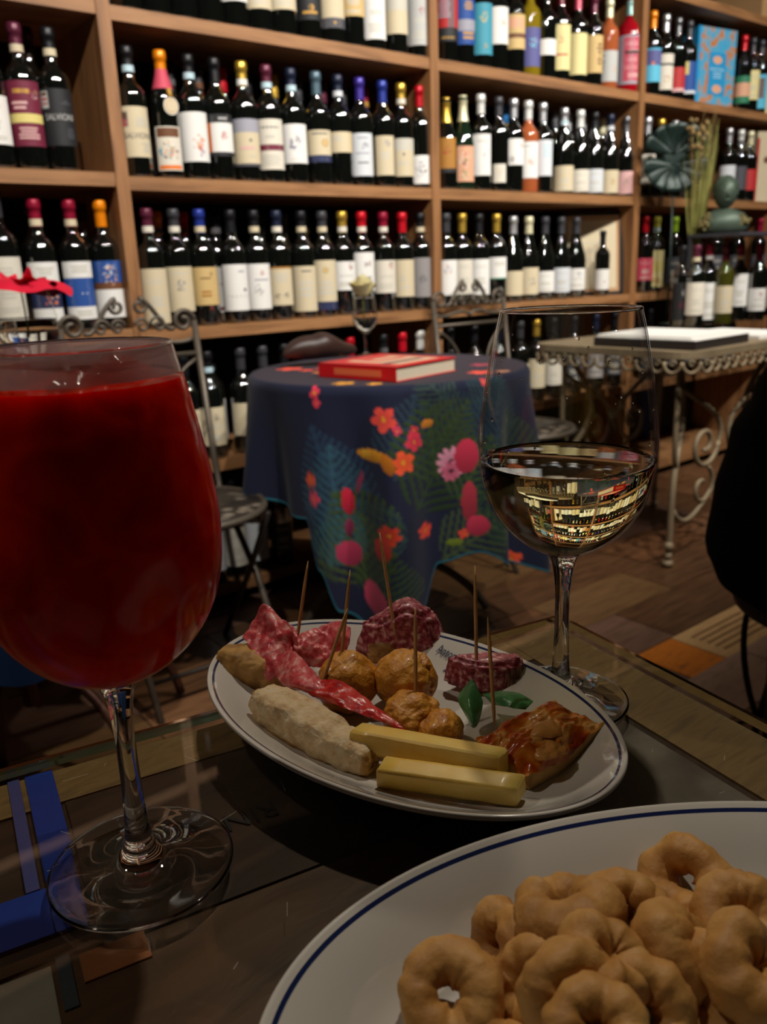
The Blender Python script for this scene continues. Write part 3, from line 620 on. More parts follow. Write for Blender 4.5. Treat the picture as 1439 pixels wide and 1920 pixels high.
b.build('front_panel', t, False)
def carton(name, label, cat, loc, size, rz, m, **k):
    o = MB().box((-size[0]/2, -size[1]/2, 0), (size[0]/2, size[1]/2, size[2]), m).build(name, None, False)
    o.location = loc; o.rotation_euler = (0, 0, rz); return tag(o, label, cat, **k)
carton('wooden_wine_case', 'pale wooden wine case lying on the uppermost shelf at right', 'box', (onv(1436, 2, 2.36).x, 2.4, ZS[5]+.0005), (.34, .24, .17), 0, plain('case_wood', '#b58f62', .6, var=.15, vscale=8))
p = onv(1422, 300, 2.33)
t = thing('bottle_carton', 'tall cream bottle carton with red side standing by the statue', 'box', (p.x, 2.33, ZS[3]), radians(-20))
MB().box((-.05, -.045, 0), (.05, .045, .33), paper('cream')).build('carton_body', t, False)
MB().box((-.0505, -.046, 0), (-.036, -.0452, .30), paper('red')).build('side_stripe', t, False)
MB().ico((.01, -.047, .2), .016, paper('brown'), 2, sc=(1, .1, 1)).build('seal', t)
# framed print leaning in the third bay
a_, b_, c_, d_ = onv(1090, 398, 2.30), onv(1186, 566, 2.27), onv(1176, 420, 2.30), onv(1113, 560, 2.27)
t = thing('framed_print', 'black framed cream print leaning on the third shelf behind a bottle', 'picture', (3.043, 2.352, ZS[2]), radians(-34))
fw, fh = .275, .35
tlt = Matrix.Rotation(radians(-7), 4, 'X') @ Matrix.Rotation(radians(0), 4, 'Y')
def frame(b, w_, h_, d_, th, m):
    b.box((-w_/2, 0, 0), (-w_/2+th, d_, h_), m); b.box((w_/2-th, 0, 0), (w_/2, d_, h_), m); b.box((-w_/2, 0, 0), (w_/2, d_, th), m); b.box((-w_/2, 0, h_-th), (w_/2, d_, h_), m)
b = MB(); b.tr = tlt; frame(b, fw, fh, .018, .015, 'lamp_black'); b.build('frame', t, False)
b = MB(); b.tr = tlt; b.box((-fw/2+.014, .006, .014), (fw/2-.014, .012, fh-.014), plain('mat_tan', '#b98f66', .7)); b.box((-fw/2+.03, .0045, .03), (fw/2-.03, .0075, fh-.035), 'paper_cream')
for i in range(5): b.box((-.06, .0035, .08+i*.035), (.06-.01*(i % 2), .0046, .083+i*.035), paper('fade'))
b.build('print', t, False)
p = onv(1135, 540, 2.275)
bottle(p.x, 2.295, ZS[2], 'bord', 'black', None, ('white', .03, .125), [('blot', .6, .4, .005, ['red', 'brown'])], 'bottle_glass', 'dark bottle with black capsule and white label standing before the framed print', 'bottles on the third shelf of the third bay', scale=.82)

# ---------------------------------------------------------------- scroll chairs by the shelves
def scroll_chair(loc, rz, label):
    t = thing('garden_chair', label, 'chair', loc, rz, 'scrolled iron folding chairs')
    R = .2
    MB().lathe([(0, .452), (R-.006, .452), (R-.006, .462), (0, .462)], 'mosaic_seat', 40).build('seat', t)
    MB().tube([(R*cos(a), R*sin(a), .457) for a in [2*pi*i/40 for i in range(40)]], .009, 'iron_grey', closed=True).build('seat_rim', t)
    for s in (-1, 1):
        x = s*.175
        MB().tube([(x, -.17, .0), (x, -.02, .25), (x, .17, .45), (x, .185, .52), (x, .235, .90)], .009, 'iron_grey').build('leg', t)
        MB().tube([(x*.93, .2, .0), (x*.93, .0, .25), (x*.93, -.14, .448)], .008, 'iron_dark').build('leg', t)
    MB().tube([(-.163, .12, .1), (.163, .12, .1)], .006, 'iron_dark').build('stretcher', t)
    MB().tube([(-.175, -.12, .08), (.175, -.12, .08)], .006, 'iron_dark').build('stretcher', t)
    b = MB(); Y = .235
    for s in (-1, 1):
        u = Vector((-s, 0, 0)); v = Vector((0, 0, 1))
        b.tube(spiral((s*.145, Y, .90), .032, .008, pi, -1.6*pi, u, v, 26), .0062, 'iron_grey')
        b.tube(bez((s*.118, Y, .885), (s*.09, Y, .865), (s*.07, Y, .95), (s*.03, Y, .965), 12), .0062, 'iron_grey')
        b.tube(spiral((s*.03, Y, .945), .021, .005, .5*pi, 3.2*pi, u, v, 22), .005, 'iron_grey')
        b.tube(spiral((s*.075, Y-.002, .895), .022, .004, 0, 2.6*pi, u, v, 22), .0045, 'iron_grey')
        b.tube(bez((0, Y, .845), (s*.05, Y, .885), (s*.1, Y, .825), (s*.17, Y, .855), 12), .0055, 'iron_grey')
        b.tube(spiral((s*.032, Y, .895), .02, .004, 0, 2.8*pi, u, v, 20), .0042, 'iron_grey')
    b.build('scrollwork', t)
    MB().tube([(-.172, .225, .815), (.172, .225, .815)], .006, 'iron_grey').build('crossbar', t)
    b = MB()
    for s in (-1, 1):
        b.tube(bez((s*.165, .223, .80), (s*.05, .215, .74), (s*.02, .205, .62), (s*.15, .197, .56), 14), .0048, 'iron_grey')
        b.tube(spiral((s*.04, .205, .66), .035, .006, -.5*pi, 2*pi, (s, 0, 0), (0, 0, 1), 20), .004, 'iron_grey')
    b.build('back_filigree', t)
    return t
scroll_chair((.83, 1.87, 0), radians(-3), 'grey iron chair with scrolled back and mottled round seat, behind the red drink')
scroll_chair((2.16, 1.98, 0), radians(0), 'grey iron scroll-back chair between the floral tablecloth and the scalloped table')

# ---------------------------------------------------------------- round table under the floral cloth
TC = Vector((1.435, 1.79)); TR = .372
tb = thing('round_table', 'round table hidden beneath the navy floral tablecloth', 'table', (TC.x, TC.y, 0))
MB().lathe([(0, .722), (TR-.01, .722), (TR-.01, .742), (0, .742)], 'iron_dark', 40).build('tabletop', tb)
MB().tube([(0, 0, .12), (0, 0, .722)], .025, 'iron_dark', 12).build('column', tb)
for k in range(4):
    a = pi/4+k*pi/2+.3
    MB().tube(bez((0, 0, .2), (.1*cos(a), .1*sin(a), .2), (.22*cos(a), .22*sin(a), .12), (.28*cos(a), .28*sin(a), .012)), .012, 'iron_grey').build('leg', tb)
# cloth: polar grid, painted per corner with the printed flowers and leaves
ATT = []
def hem(a):                                # height of the hem around the table (square cloth)
    q = lambda x: abs(((x+pi/4) % (pi/2))-pi/4)
    d = math.degrees(a) % 360
    K = [(0, .42), (100, .44), (135, .47), (200, .43), (206, .30), (212, .19), (226, .12), (240, .20), (248, .30), (264, .33), (280, .26), (300, .20), (312, .20), (330, .40), (360, .42)]
    for (d0, h0), (d1, h1) in zip(K, K[1:]):
        if d0 <= d <= d1: u = (d-d0)/(d1-d0); return h0+(h1-h0)*u*u*(3-2*u)+.008*sin(a*9)
def clothpt(a, s):                          # a angle, s 0..1 down the skirt
    z0 = .752; zh = hem(a)
    d = (z0-zh)*s
    fold = .029*sin(a*11+.6)+.014*sin(a*17+2)+.010*sin(a*5+1)
    r = TR+.012+fold*min(1, d*3.2)+.05*d
    z = z0-d
    if d < .02: r -= .008*(1-d/.02)**2
    return Vector((TC.x+r*cos(a), TC.y+r*sin(a), z))
NA, NS = 560, 130
verts = []; cols = []
def navy(z, n): return (.007+.003*n, .009+.004*n, .026+.008*n)
motifs = []
def img2cloth(px, py):                      # find the cloth parameter under a sight line
    best = None
    d = ray(px, py).normalized()
    for i in range(0, 240):
        a = radians(-225)+radians(200)*i/240
        for j in range(0, 60):
            p = clothpt(a, j/60)-CAM; q = (p-d*p.dot(d)).length
            if best is None or q < best[0]: best = (q, a, p.z+CZ)
    return best[1], best[2]
def L2(c): return hexc(c)
def flower(px, py, r, c, n=5, ph=0, ctr=None): a, z = img2cloth(px, py); motifs.append(('f', a, z, r*.88, tuple(v*.82 for v in L2(c)), n, ph, L2(ctr or c)))
def blob(px, py, rx, rz, th, c): a, z = img2cloth(px, py); motifs.append(('b', a, z, rx, rz, radians(th), L2(c)))
def leaf(px, py, L, th, c, n=9, w_=.45): a, z = img2cloth(px, py); motifs.append(('l', a, z, L, radians(th), L2(c), n, w_))
# th: 0 = to the right, 90 = up (as seen from outside)
leaf(680, 1010, .30, 112, '#233950', 13, .35); leaf(740, 900, .20, 75, '#253746', 10, .4); leaf(640, 1000, .22, 95, '#2a4a59', 10, .4)
leaf(900, 860, .20, 120, '#1f323c', 11, .5); leaf(930, 860, .22, 80, '#223846', 11, .5); leaf(830, 1050, .20, 30, '#39482f', 9, .5)
leaf(780, 960, .22, 55, '#273922', 8, .55); leaf(820, 900, .2, 100, '#2f4125', 8, .6); leaf(730, 1050, .2, 130, '#364827', 8, .5)
leaf(860, 940, .18, 60, '#364a2a', 8, .6); leaf(880, 980, .18, 20, '#253c2c', 8, .5); leaf(770, 1010, .16, 170, '#2a3f40', 9, .5)
leaf(690, 1100, .2, 100, '#3c4b28', 8, .5); leaf(715, 1150, .16, 80, '#2a3d22', 8, .6); leaf(900, 770, .14, 60, '#253b41', 9, .5); leaf(850, 770, .15, 130, '#2e3e3a', 9, .4)
leaf(820, 830, .13, 50, '#324125', 7, .6); leaf(950, 900, .2, 100, '#263b2b', 8, .5); leaf(960, 1000, .16, 60, '#233e47', 8, .5); leaf(620, 1060, .14, 70, '#325457', 9, .5)
for q in [(590, 735, .018, '#d8364e', 4), (594, 757, .014, '#d8364e', 4), (722, 790, .035, '#d9463a', 5), (744, 812, .014, '#d23a5a', 4), (776, 825, .026, '#cf3347', 5), (776, 806, .014, '#cf3347', 4),
          (758, 868, .032, '#e2522c', 5), (584, 900, .020, '#dc5230', 5), (588, 935, .020, '#cf3b58', 5), (796, 995, .024, '#e0432f', 5), (868, 1000, .016, '#dc4a34', 4), (958, 1047, .028, '#e0522c', 5), (945, 905, .02, '#d23c38', 5),
          (908, 718, .012, '#d23c48', 4), (730, 1005, .03, '#c63a24', 6)]: flower(q[0], q[1], q[2], q[3], q[4], random.uniform(0, 2), '#c8801e')
flower(845, 865, .045, '#d98fa6', 11, .3, '#2a1020'); flower(845, 885, .03, '#c8607c', 9, 0, '#3a1020')
blob(700, 857, .042, .014, -8, '#d08a1c'); blob(726, 872, .014, .026, 20, '#b86a14'); blob(686, 852, .012, .011, 0, '#d9a02c')
blob(802, 793, .016, .010, 10, '#c87a28'); blob(655, 940, .013, .034, 5, '#c21e38'); blob(655, 985, .008, .022, 0, '#7c2244'); blob(676, 905, .006, .03, -20, '#8c3048')
blob(876, 855, .032, .042, 0, '#c2304a'); blob(878, 940, .02, .05, 0, '#a83040'); blob(896, 985, .026, .026, 0, '#b8304a')
blob(655, 1035, .026, .034, 30, '#a8304e'); blob(705, 1120, .03, .045, 25, '#b43c56'); blob(720, 1030, .02, .03, 0, '#b03224'); blob(852, 1015, .022, .009, 0, '#6a7a22')
def paint(a, z):
    n = noise.noise(Vector((a*5, z*9, 3)))*.5+.5
    c = list(navy(z, n))
    for m in motifs:
        da = ((a-m[1]+pi) % (2*pi))-pi
        if abs(da) > 1.1: continue
        x = da*(TR+.02); y = z-m[2]
        if m[0] == 'f':
            r = hypot(x, y)
            if r > m[3]*1.05: continue
            th = atan2(y, x); lim = m[3]*(.62+.38*abs(cos((th+m[6])*m[5]/2)))
            if r < lim:
                k = .75+.5*r/m[3]; c = [v*k for v in m[4]]
                if r < m[3]*.2: c = m[7]
        elif m[0] == 'b':
            ct, st = cos(m[5]), sin(m[5]); u = (x*ct+y*st)/m[3]; v = (-x*st+y*ct)/m[4]
            if u*u+v*v < 1: c = [q*(.8+.3*v) for q in m[6]]
        else:
            L = m[3]; ct, st = cos(m[4]), sin(m[4]); u = (x*ct+y*st)/L; v = (-x*st+y*ct)/L
            if 0 < u < 1:
                env = m[7]*sin(pi*min(1, u**.8))*.9+.02
                if abs(v) < env:
                    rib = (u-abs(v)*.9)*m[6]; fr = rib-math.floor(rib)
                    if abs(v) < .018 or fr < .55: c = [q*(.7+.6*fr) for q in m[5]]
    return c
cm = MB()
for j in range(NS+1):
    for i in range(NA):
        a = 2*pi*i/NA; p = clothpt(a, j/NS); cm.v.append(p)
        k = paint(a, p.z) if sin(a-radians(38)) < .55 else navy(p.z, .5)
        if hem(a)+.006 > p.z: k = (.02, .16, .22)
        cols.append((*k, 1))
i0 = cm.mi(plain('tmp', '#101020'))
for j in range(NS):
    for i in range(NA): cm.f.append([j*NA+i, (j+1)*NA+i, (j+1)*NA+(i+1) % NA, j*NA+(i+1) % NA]); cm.m.append(0)
topf = [('f', 1.25, 2.0, .04, L2('#e0503c')), ('f', 1.26, 1.93, .022, L2('#e0503c')), ('f', 1.31, 1.93, .022, L2('#e0503c')), ('f', 1.16, 1.62, .03, L2('#c88a2c')), ('f', 1.20, 1.55, .02, L2('#e09a2c')),
        ('f', 1.50, 1.50, .035, L2('#e0503c')), ('f', 1.55, 1.47, .02, L2('#c88a6c')), ('f', 1.44, 2.03, .03, L2('#c88a2c')), ('f', 1.62, 1.62, .03, L2('#a03a4c')), ('f', 1.25, 1.86, .02, L2('#c8702c'))]
NR = 60
for k in range(1, NR+1):
    rr = (TR+.002)*(1-k/NR)
    for i in range(NA):
        a = 2*pi*i/NA; x, y = TC.x+rr*cos(a), TC.y+rr*sin(a); cm.v.append(Vector((x, y, .7525)))
        c = (.030, .023, .034)  # top paler and greyer than the skirt: its lit look put into the colour
        for f in topf:
            d = hypot(x-f[1], y-f[2]); th = atan2(y-f[2], x-f[1])
            if d < f[3]*(.6+.4*abs(cos(th*2.5))): c = f[4]
        cols.append((*c, 1))
for k in range(NR):
    o0 = 0 if k == 0 else (NS+k)*NA; o1 = (NS+k+1)*NA
    for i in range(NA): cm.f.append([o0+i, o0+(i+1) % NA, o1+(i+1) % NA, o1+i]); cm.m.append(0)
m, nt, b = new_mat('floral_cloth'); M['floral_cloth'] = m
at = nt.nodes.new('ShaderNodeAttribute'); at.attribute_name = 'print'; nt.links.new(at.outputs['Color'], b.inputs['Base Color'])
b.inputs['Roughness'].default_value = .85; b.inputs['Sheen Weight'].default_value = .06; b.inputs['Specular IOR Level'].default_value = .2
cm.mats = [m]
cl = cm.build('tablecloth'); ca = cl.data.color_attributes.new('print', 'FLOAT_COLOR', 'POINT'); ca.data.foreach_set('color', [q for c in cols for q in c])
so = cl.modifiers.new('s', 'SOLIDIFY'); so.thickness = .0015; so.offset = 1
tag(cl, 'navy tablecloth printed with tropical flowers, leaves and birds, draped over the round table', 'tablecloth')
# book on the cloth
bp = [onz(630, 697, .755), onz(743, 717, .755), onz(867, 693, .755)]
ang = atan2(bp[2].y-bp[1].y, bp[2].x-bp[1].x)
e1 = Vector((cos(ang), sin(ang), 0)); e2 = Vector((-sin(ang), cos(ang), 0)); W1 = .245; W2 = .255
t = thing('book', 'thick red hardcover book lying on the navy floral tablecloth', 'book', (bp[1].x, bp[1].y, .7545), ang)
plain('book_red', '#c4161c', .35); plain('book_beige', '#c9a98a', .5); plain('book_dark', '#5e3a44', .5); plain('pages', '#cfc4ac', .8, bump=.6, bscale=400)
h_ = .036
MB().box((0, 0, 0), (W1, W2, .0025), 'book_red').box((0, 0, h_-.0025), (W1, W2, h_), 'book_red').box((0, 0, 0), (.003, W2, h_), 'book_red').build('cover', t, False)
MB().box((.003, .003, .0026), (W1-.003, W2-.003, h_-.0026), 'pages').build('page_block', t, False)
b = MB(); b.box((.05, .03, h_), (W1-.03, W2-.05, h_+.0003), 'book_beige'); b.box((.04, .06, h_), (W1-.05, .085, h_+.0005), 'book_dark'); b.box((.08, .12, h_), (.2, .2, h_+.0005), 'book_red'); b.box((.1, .14, h_), (.19, .17, h_+.0007), 'book_beige')
b.build('cover_art', t, False)
b = MB(); b.box((-.0004, .045, .010), (0, .20, .026), plain('spine_letter', '#d8643c', .5)); b.build('spine_print', t, False)
# stemmed glasses used as vases
GP = [(.0, .0), (.034, .0005), (.036, .002), (.03, .004), (.008, .008), (.0045, .016), (.004, .05), (.006, .068), (.02, .078), (.034, .095), (.0395, .118), (.039, .14), (.034, .165), (.0305, .178)]
def vase(name, loc, label, sc=1):
    t = thing('stemmed_glass', label, 'glass', loc, 0); t.scale = (sc,)*3
    MB().lathe(GP[:8], 'solid_glass', 32).build('stem', t)
    MB().lathe(GP[7:], 'thin_glass', 32).build('bowl', t)
    MB().tube([(.0305*cos(a), .0305*sin(a), .178) for a in [2*pi*i/32 for i in range(32)]], .0008, 'solid_glass', closed=True).build('rim', t)
    wp = [(r*.97, z) for r, z in GP[7:11]]
    MB().lathe([(0, .0705)]+[(r, z+.002) for r, z in wp]+[(.0375, .137), (0, .137)], 'water', 32).build('water', t); return t
p = onz(677, 668, .754); rp = Vector((1.585, 2.085, .7545))
vase('v', rp, 'stemmed glass of water holding a white rose, behind the red book')
plain('petal_cream', '#ddd3a0', .6, sss=.3, var=.1); plain('petal_red', '#c81030', .55, sss=.3, var=.2); plain('stem_green', '#5c6a2c', .6); plain('petal_pinkish', '#a06a70', .6)
def rose(loc, m, label, r=.024, big=False, tiltv=(0, 0)):
    t = thing('cut_flower', label, 'flower', loc)
    b = MB()
    for k in range(14 if not big else 9):
        lay = k//3; a0 = k*2.4; ro = r*(.25+.19*lay) if not big else r*(.35+.12*k)
        def pf(s, q, ro=ro, a0=a0, lay=lay):
            a = a0+(s-.5)*2.0; rr = ro*(.55+.6*q) if not big else ro*(.3+.9*q)
            zz = r*(1.7-.22*lay)*(q-.25) if not big else r*(.45*q-.25*q*q*(k*.35))+.006*sin(a*5+k)
            return (rr*cos(a)+tiltv[0]*zz, rr*sin(a)+tiltv[1]*zz, zz+.004*sin(a*3+k)*q)
        b.grid(pf, 8, 5, m)
    b.build('petals', t)
    MB().tube([(0, 0, 0), (.002, 0, -.04), (.004, .003, -.09)], .0015, 'stem_green').build('flower_stem', t)
    return t
rose(rp+Vector((-.012, -.01, .196)), 'petal_cream', 'cream white rose head standing in the water glass', .038)
# carved wooden piece behind the book
plain('dark_carved', '#33201a', .42, bump=.15, bscale=40, var=.25, vscale=25, coat=.05)
wb = MB(); c0 = onz(560, 668, .79)
def cx(px, py, v): return onv(px, py, v)
vv = 2.03
path = [cx(530, 668, vv), cx(545, 658, vv), cx(570, 652, vv-.01), cx(592, 652, vv-.02), cx(604, 645, vv-.03), cx(625, 650, vv-.03), cx(645, 655, vv-.02), cx(662, 655, vv-.01), cx(667, 656, vv)]
wb.tube(path, [.004, .024, .036, .034, .040, .030, .020, .016, .004], 'dark_carved', 16)
o = wb.build('wooden_carving'); ms = o.modifiers.new('s', 'SUBSURF'); ms.levels = 2; ms.render_levels = 2
zmin = min(v.z for v in wb.v); 
for v in o.data.vertices: v.co.z += .7545-zmin+.002 if False else 0
tag(o, 'dark polished carved wooden shape lying on the floral tablecloth behind the book', 'ornament')

# ---------------------------------------------------------------- table at left with navy cloth and the red flower
LC_ = Vector((.375, 1.72))
t = thing('cafe_table', 'small round iron table with scrolled rust-brown feet, behind the red drink', 'table', (LC_.x, LC_.y, 0))
MB().lathe([(0, .73), (.25, .73), (.25, .748), (0, .748)], 'iron_dark', 36).build('tabletop', t)
MB().tube([(0, 0, .15), (0, 0, .73)], .016, 'iron_rust', 10).build('column', t)
for k, tgt in enumerate([(.30-LC_.x, 1.74-LC_.y), (.74-LC_.x, 1.80-LC_.y), (.55-LC_.x, 2.02-LC_.y), (.5-LC_.x, 1.5-LC_.y)]):
    x, y = tgt
    MB().tube(bez((0, 0, .38), (x*.2, y*.2, .20), (x*.9, y*.9, .26), (x, y, .012), 16), .011, 'iron_rust').build('leg', t)
b = MB()
def lcl(s, q):
    a = 2*pi*s; d = q*(.265+.17*max(0, cos(2*(a-radians(250))))); r = .255+.03*sin(a*7)*min(1, d*4)+.05*d; 
    return (LC_.x+r*cos(a), LC_.y+r*sin(a), .752-d)
b.grid(lcl, 90, 20, 'navy_cloth', wrap=True)
b.lathe([(.256, .752), (0, .7525)], 'navy_cloth', 90, c=(LC_.x, LC_.y, 0))
o = b.build('tablecloth'); tag(o, 'plain dark navy tablecloth over the small table at left', 'tablecloth')
vp = Vector((.472, 1.62, .7535)); vp.x = onv(50, 600, 1.66).x; vp.y = 1.66
vase('v', vp, 'stemmed glass of water holding a red flower, at the left edge', 1.4)
rose(vp+Vector((-.004, -.004, .252)), 'petal_red', 'crimson flower with wide ruffled petals topping the left water glass', .058, big=True)

# ---------------------------------------------------------------- scalloped iron table at right
RT = (2.30, 1.40, .80, .66)               # corner x, y, width, depth
t = thing('garden_table', 'cream iron table with scalloped edge and scrolled legs at right', 'table', (RT[0]+RT[2]/2, RT[1]+RT[3]/2, 0))
hx, hy = RT[2]/2, RT[3]/2
def rrect(hx, hy, r, n=6):
    out = []
    for (sx, sy, a0) in ((1, 1, 0), (-1, 1, pi/2), (-1, -1, pi), (1, -1, 1.5*pi)):
        for i in range(n+1):
            a = a0+pi/2*i/n; out.append((sx*(hx-r)+r*cos(a), sy*(hy-r)+r*sin(a)))
    return out
pr = rrect(hx, hy, .09)
b = MB(); n = len(pr)
b.add([(x, y, .715) for x, y in pr]+[(x, y, .738) for x, y in pr], [tuple(range(n))[::-1], tuple(range(n, 2*n))]+[(i, (i+1) % n, n+(i+1) % n, n+i) for i in range(n)], 'iron_cream')
b.build('tabletop', t, False)
# scallops hanging around the edge
b = MB(); per = []; 
for i in range(n):
    p0, p1 = Vector((*pr[i], 0)), Vector((*pr[(i+1) % n], 0)); L = (p1-p0).length; k = max(1, int(L/.004))
    per += [p0.lerp(p1, j/k) for j in range(k)]
tot = len(per); acc = [0]
for i in range(1, tot): acc.append(acc[-1]+(per[i]-per[i-1]).length)
NSC = 52; step = acc[-1]/NSC
import bisect
for k in range(NSC):
    i0 = bisect.bisect(acc, k*step); i1 = min(tot-1, bisect.bisect(acc, (k+1)*step)); mid = per[(i0+i1)//2]; dr = (per[i1]-per[i0-1 if i0 else 0]); dr.normalize()
    c = Vector((mid.x, mid.y, .706))
    b.tube([c+dr*(.028*cos(a))+Vector((0, 0, .034*sin(a))) for a in [pi*(1+i/10) for i in range(11)]], .0055, 'iron_cream', 6)
    b.tube(spiral(c+Vector((0, 0, -.006)), .012, .003, 0, 2*pi, dr, (0, 0, 1), 8), .003, 'iron_cream', 5)
b.build('scalloped_apron', t)
for (sx, sy) in ((-1, -1), (1, -1), (-1, 1), (1, 1)):
    b = MB(); x0, y0 = sx*(hx-.10), sy*(hy-.10); ux = Vector((-sx, 0, 0)); X = Vector((x0, y0, 0)); Z = Vector((0, 0, 1))
    d = Vector((-sx*.7, -sy*.3, 0)).normalized()
    foot = X-d*-.0+Vector((0, 0, .0))
    b.tube(bez(X+Z*.71, X+d*.10+Z*.55, X+d*.16+Z*.50, X+d*.04+Z*.36)+bez(X+d*.04+Z*.36, X-d*.03+Z*.25, X+d*.02+Z*.1, X+Z*.03)[1:], .011, 'iron_cream', 8)
    b.tube(bez(X-d*.02+Z*.71, X+d*.02+Z*.6, X-d*.05+Z*.45, X+d*.03+Z*.34), .009, 'iron_cream', 8)
    b.ico(X+Z*.075, .017, 'iron_cream', 2); b.ico(X+Z*.04, .014, 'iron_cream', 2); b.ico(X+Z*.014, .02, 'iron_cream', 2, sc=(1, 1, .7))
    b.build('leg', t)
for sy in (-1, 1):
    b = MB(); y = sy*(hy-.1); U = Vector((1, 0, 0)); Z = Vector((0, 0, 1))
    for s in (-1, 1):
        u = U*s
        b.tube(bez(u*.30+Vector((0, y, .62)), u*.12+Vector((0, y, .52)), u*-.02+Vector((0, y, .50)), u*.04+Vector((0, y, .38)), 14), .009, 'iron_cream')
        b.tube(spiral(u*.12+Vector((0, y, .40)), .085, .018, pi, 3.6*pi, u, Z, 30), .009, 'iron_cream')
        b.tube(spiral(u*.12+Vector((0, y, .25)), .075, .02, .6*pi, 2.6*pi, u, Z, 26), .008, 'iron_cream')
        b.tube(bez(u*.05+Vector((0, y, .24)), u*.14+Vector((0, y, .16)), u*.22+Vector((0, y, .1)), u*.29+Vector((0, y, .2)), 12), .008, 'iron_cream')
    b.build('side_scrollwork', t)
# things lying on it
def oc(name, label, cat, x, y, z, sx, sy, sz, rz, m, top=None, **k):
    o = MB().box((-sx/2, -sy/2, 0), (sx/2, sy/2, sz), m, top).build(name, None, False); o.location = (x, y, z); o.rotation_euler = (0, 0, rz); return tag(o, label, cat, **k)
plain('magazine_edge', '#2a2422', .5)
t = thing('large_book', 'large dark-spined flat book lying on the scalloped table', 'book', (2.52, 1.62, .7385), radians(2))
MB().box((-.17, -.185, 0), (.17, .185, .004), 'magazine_edge').box((-.17, -.185, .026), (.17, .185, .030), 'paper_white').box((-.17, -.185, 0), (-.166, .185, .03), 'magazine_edge').box((-.17, -.187, 0), (.17, -.184, .028), 'magazine_edge').build('cover', t, False)
MB().box((-.165, -.183, .0042), (.168, .182, .0258), 'pages').build('page_block', t, False)
oc('paper_sheets', 'stack of white paper sheets on the large flat book', 'paper', 2.52, 1.63, .769, .31, .34, .008, radians(3), 'paper_white')
oc('magazine', 'white glossy magazine lying at the back of the scalloped table', 'magazine', 2.93, 1.60, .7385, .24, .32, .012, radians(-6), 'paper_white')
# ---- bottles standing at the rear of it, a stand with a bronze bust above them
TZ = .7385
for i, (px, py, vv, sc, cap, band, lab, dec, desc) in enumerate([
   (1276, 560, 1.99, 1.0, 'black', None, ('black', .03, .17), [('blot', .6, .72, .012, ['smoke', 'silver', 'dgrey']), ('blot', .5, .4, .01, ['maroon'])], 'dark bottle with figure label standing below the dried grass'),
   (1302, 560, 1.93, 1.0, 'plum', 'cream', ('ivory', .05, .17), PL, 'dark bottle with narrow ivory label, right of the figure-label bottle'),
   (1326, 560, 1.99, 1.02, 'crimson', 'white', ('white', .02, .16), PL, 'dark bottle with white label and crimson cap, front left under the stand'),
   (1356, 560, 1.93, 1.0, 'maroon', None, ('cream', .045, .15), PL, 'dark bottle with maroon cap and low cream label, under the stand'),
   (1384, 550, 1.99, 1.0, 'crimson', 'tan', ('white', .06, .19), PL, 'dark bottle with high white label under the middle of the stand'),
   (1418, 560, 1.93, 1.0, 'crimson', None, ('white', .04, .13), EM('red'), 'dark bottle with wide white label at the right photo edge'),
   (1450, 560, 1.99, 1.0, 'black', None, ('cream', .04, .13), PL, 'dark bottle with cream label at the far right end of the table')]):
    bottle(onv(px, py, vv).x, vv, TZ, 'bord', cap, band, lab, dec, 'bottle_olive' if i == 3 else 'bottle_glass', desc, 'bottles at the back of the scalloped table', scale=sc)
p = onv(1385, 437, 1.93)
plain('stand_grey', '#45454b', .35, metal=.2)
t = thing('display_stand', 'dark grey board raised on posts above the bottles at right', 'stand', (p.x, 1.96, TZ), 0)
zt = p.z-TZ
MB().box((-.17, -.13, zt-.012), (.26, .10, zt), 'stand_grey').build('board', t, False)
for sx in (-.16, .25):
    MB().box((sx-.006, .085, 0), (sx+.006, .097, zt-.012), 'stand_grey').build('post', t, False)
zb = TZ+zt+.0005
plain('bronze_green', '#465447', .5, metal=.3, bump=.5, bscale=30, var=.45, vscale=18); plain('bronze_gold', '#6f6238', .5, metal=.3, bump=.8, bscale=80, var=.4)
hp = onv(1352, 362, 1.98)
t = thing('bust_statue', 'verdigris bronze bust of a figure on the dark grey board', 'statue', (hp.x+.02, 1.97, zb), radians(-48))
b = MB(); H = hp.z-zb
b.lathe([(0, 0), (.07, 0), (.088, .02), (.09, .05), (.07, .078), (.035, .095), (.027, H-.06)], 'bronze_green', 24, sx=1.15, sy=.7)
b.ico((0, -.005, H), .058, 'bronze_green', 3, disp=.003, dsc=40, sc=(.78, .9, 1.1))
b.ico((0, -.056, H-.008), .009, 'bronze_green', 2, sc=(.7, 1, 1.5)); b.ico((0, -.05, H-.03), .011, 'bronze_green', 2, sc=(1.3, .5, .4))
for s in (-1, 1): b.ico((s*.018, -.048, H+.008), .008, 'bronze_green', 2, sc=(1.2, .5, .5)); b.ico((s*.046, 0, H), .012, 'bronze_green', 2, sc=(.4, .8, 1.2))
b.build('figure', t)
MB().ico((0, .01, H+.018), .058, 'bronze_green', 3, disp=.008, dsc=60, sc=(.86, .9, .9)).build('hair', t)
random.seed(3)
for s in (-1, 1):
    b = MB()
    for k in range(26):
        a = random.uniform(0, 2*pi); rr = random.uniform(0, .035); b.ico((s*.075+rr*cos(a), -.045+.01*random.random(), .045+rr*sin(a)*.9), .009, 'bronze_gold', 1)
    b.build('floral_epaulette', t)
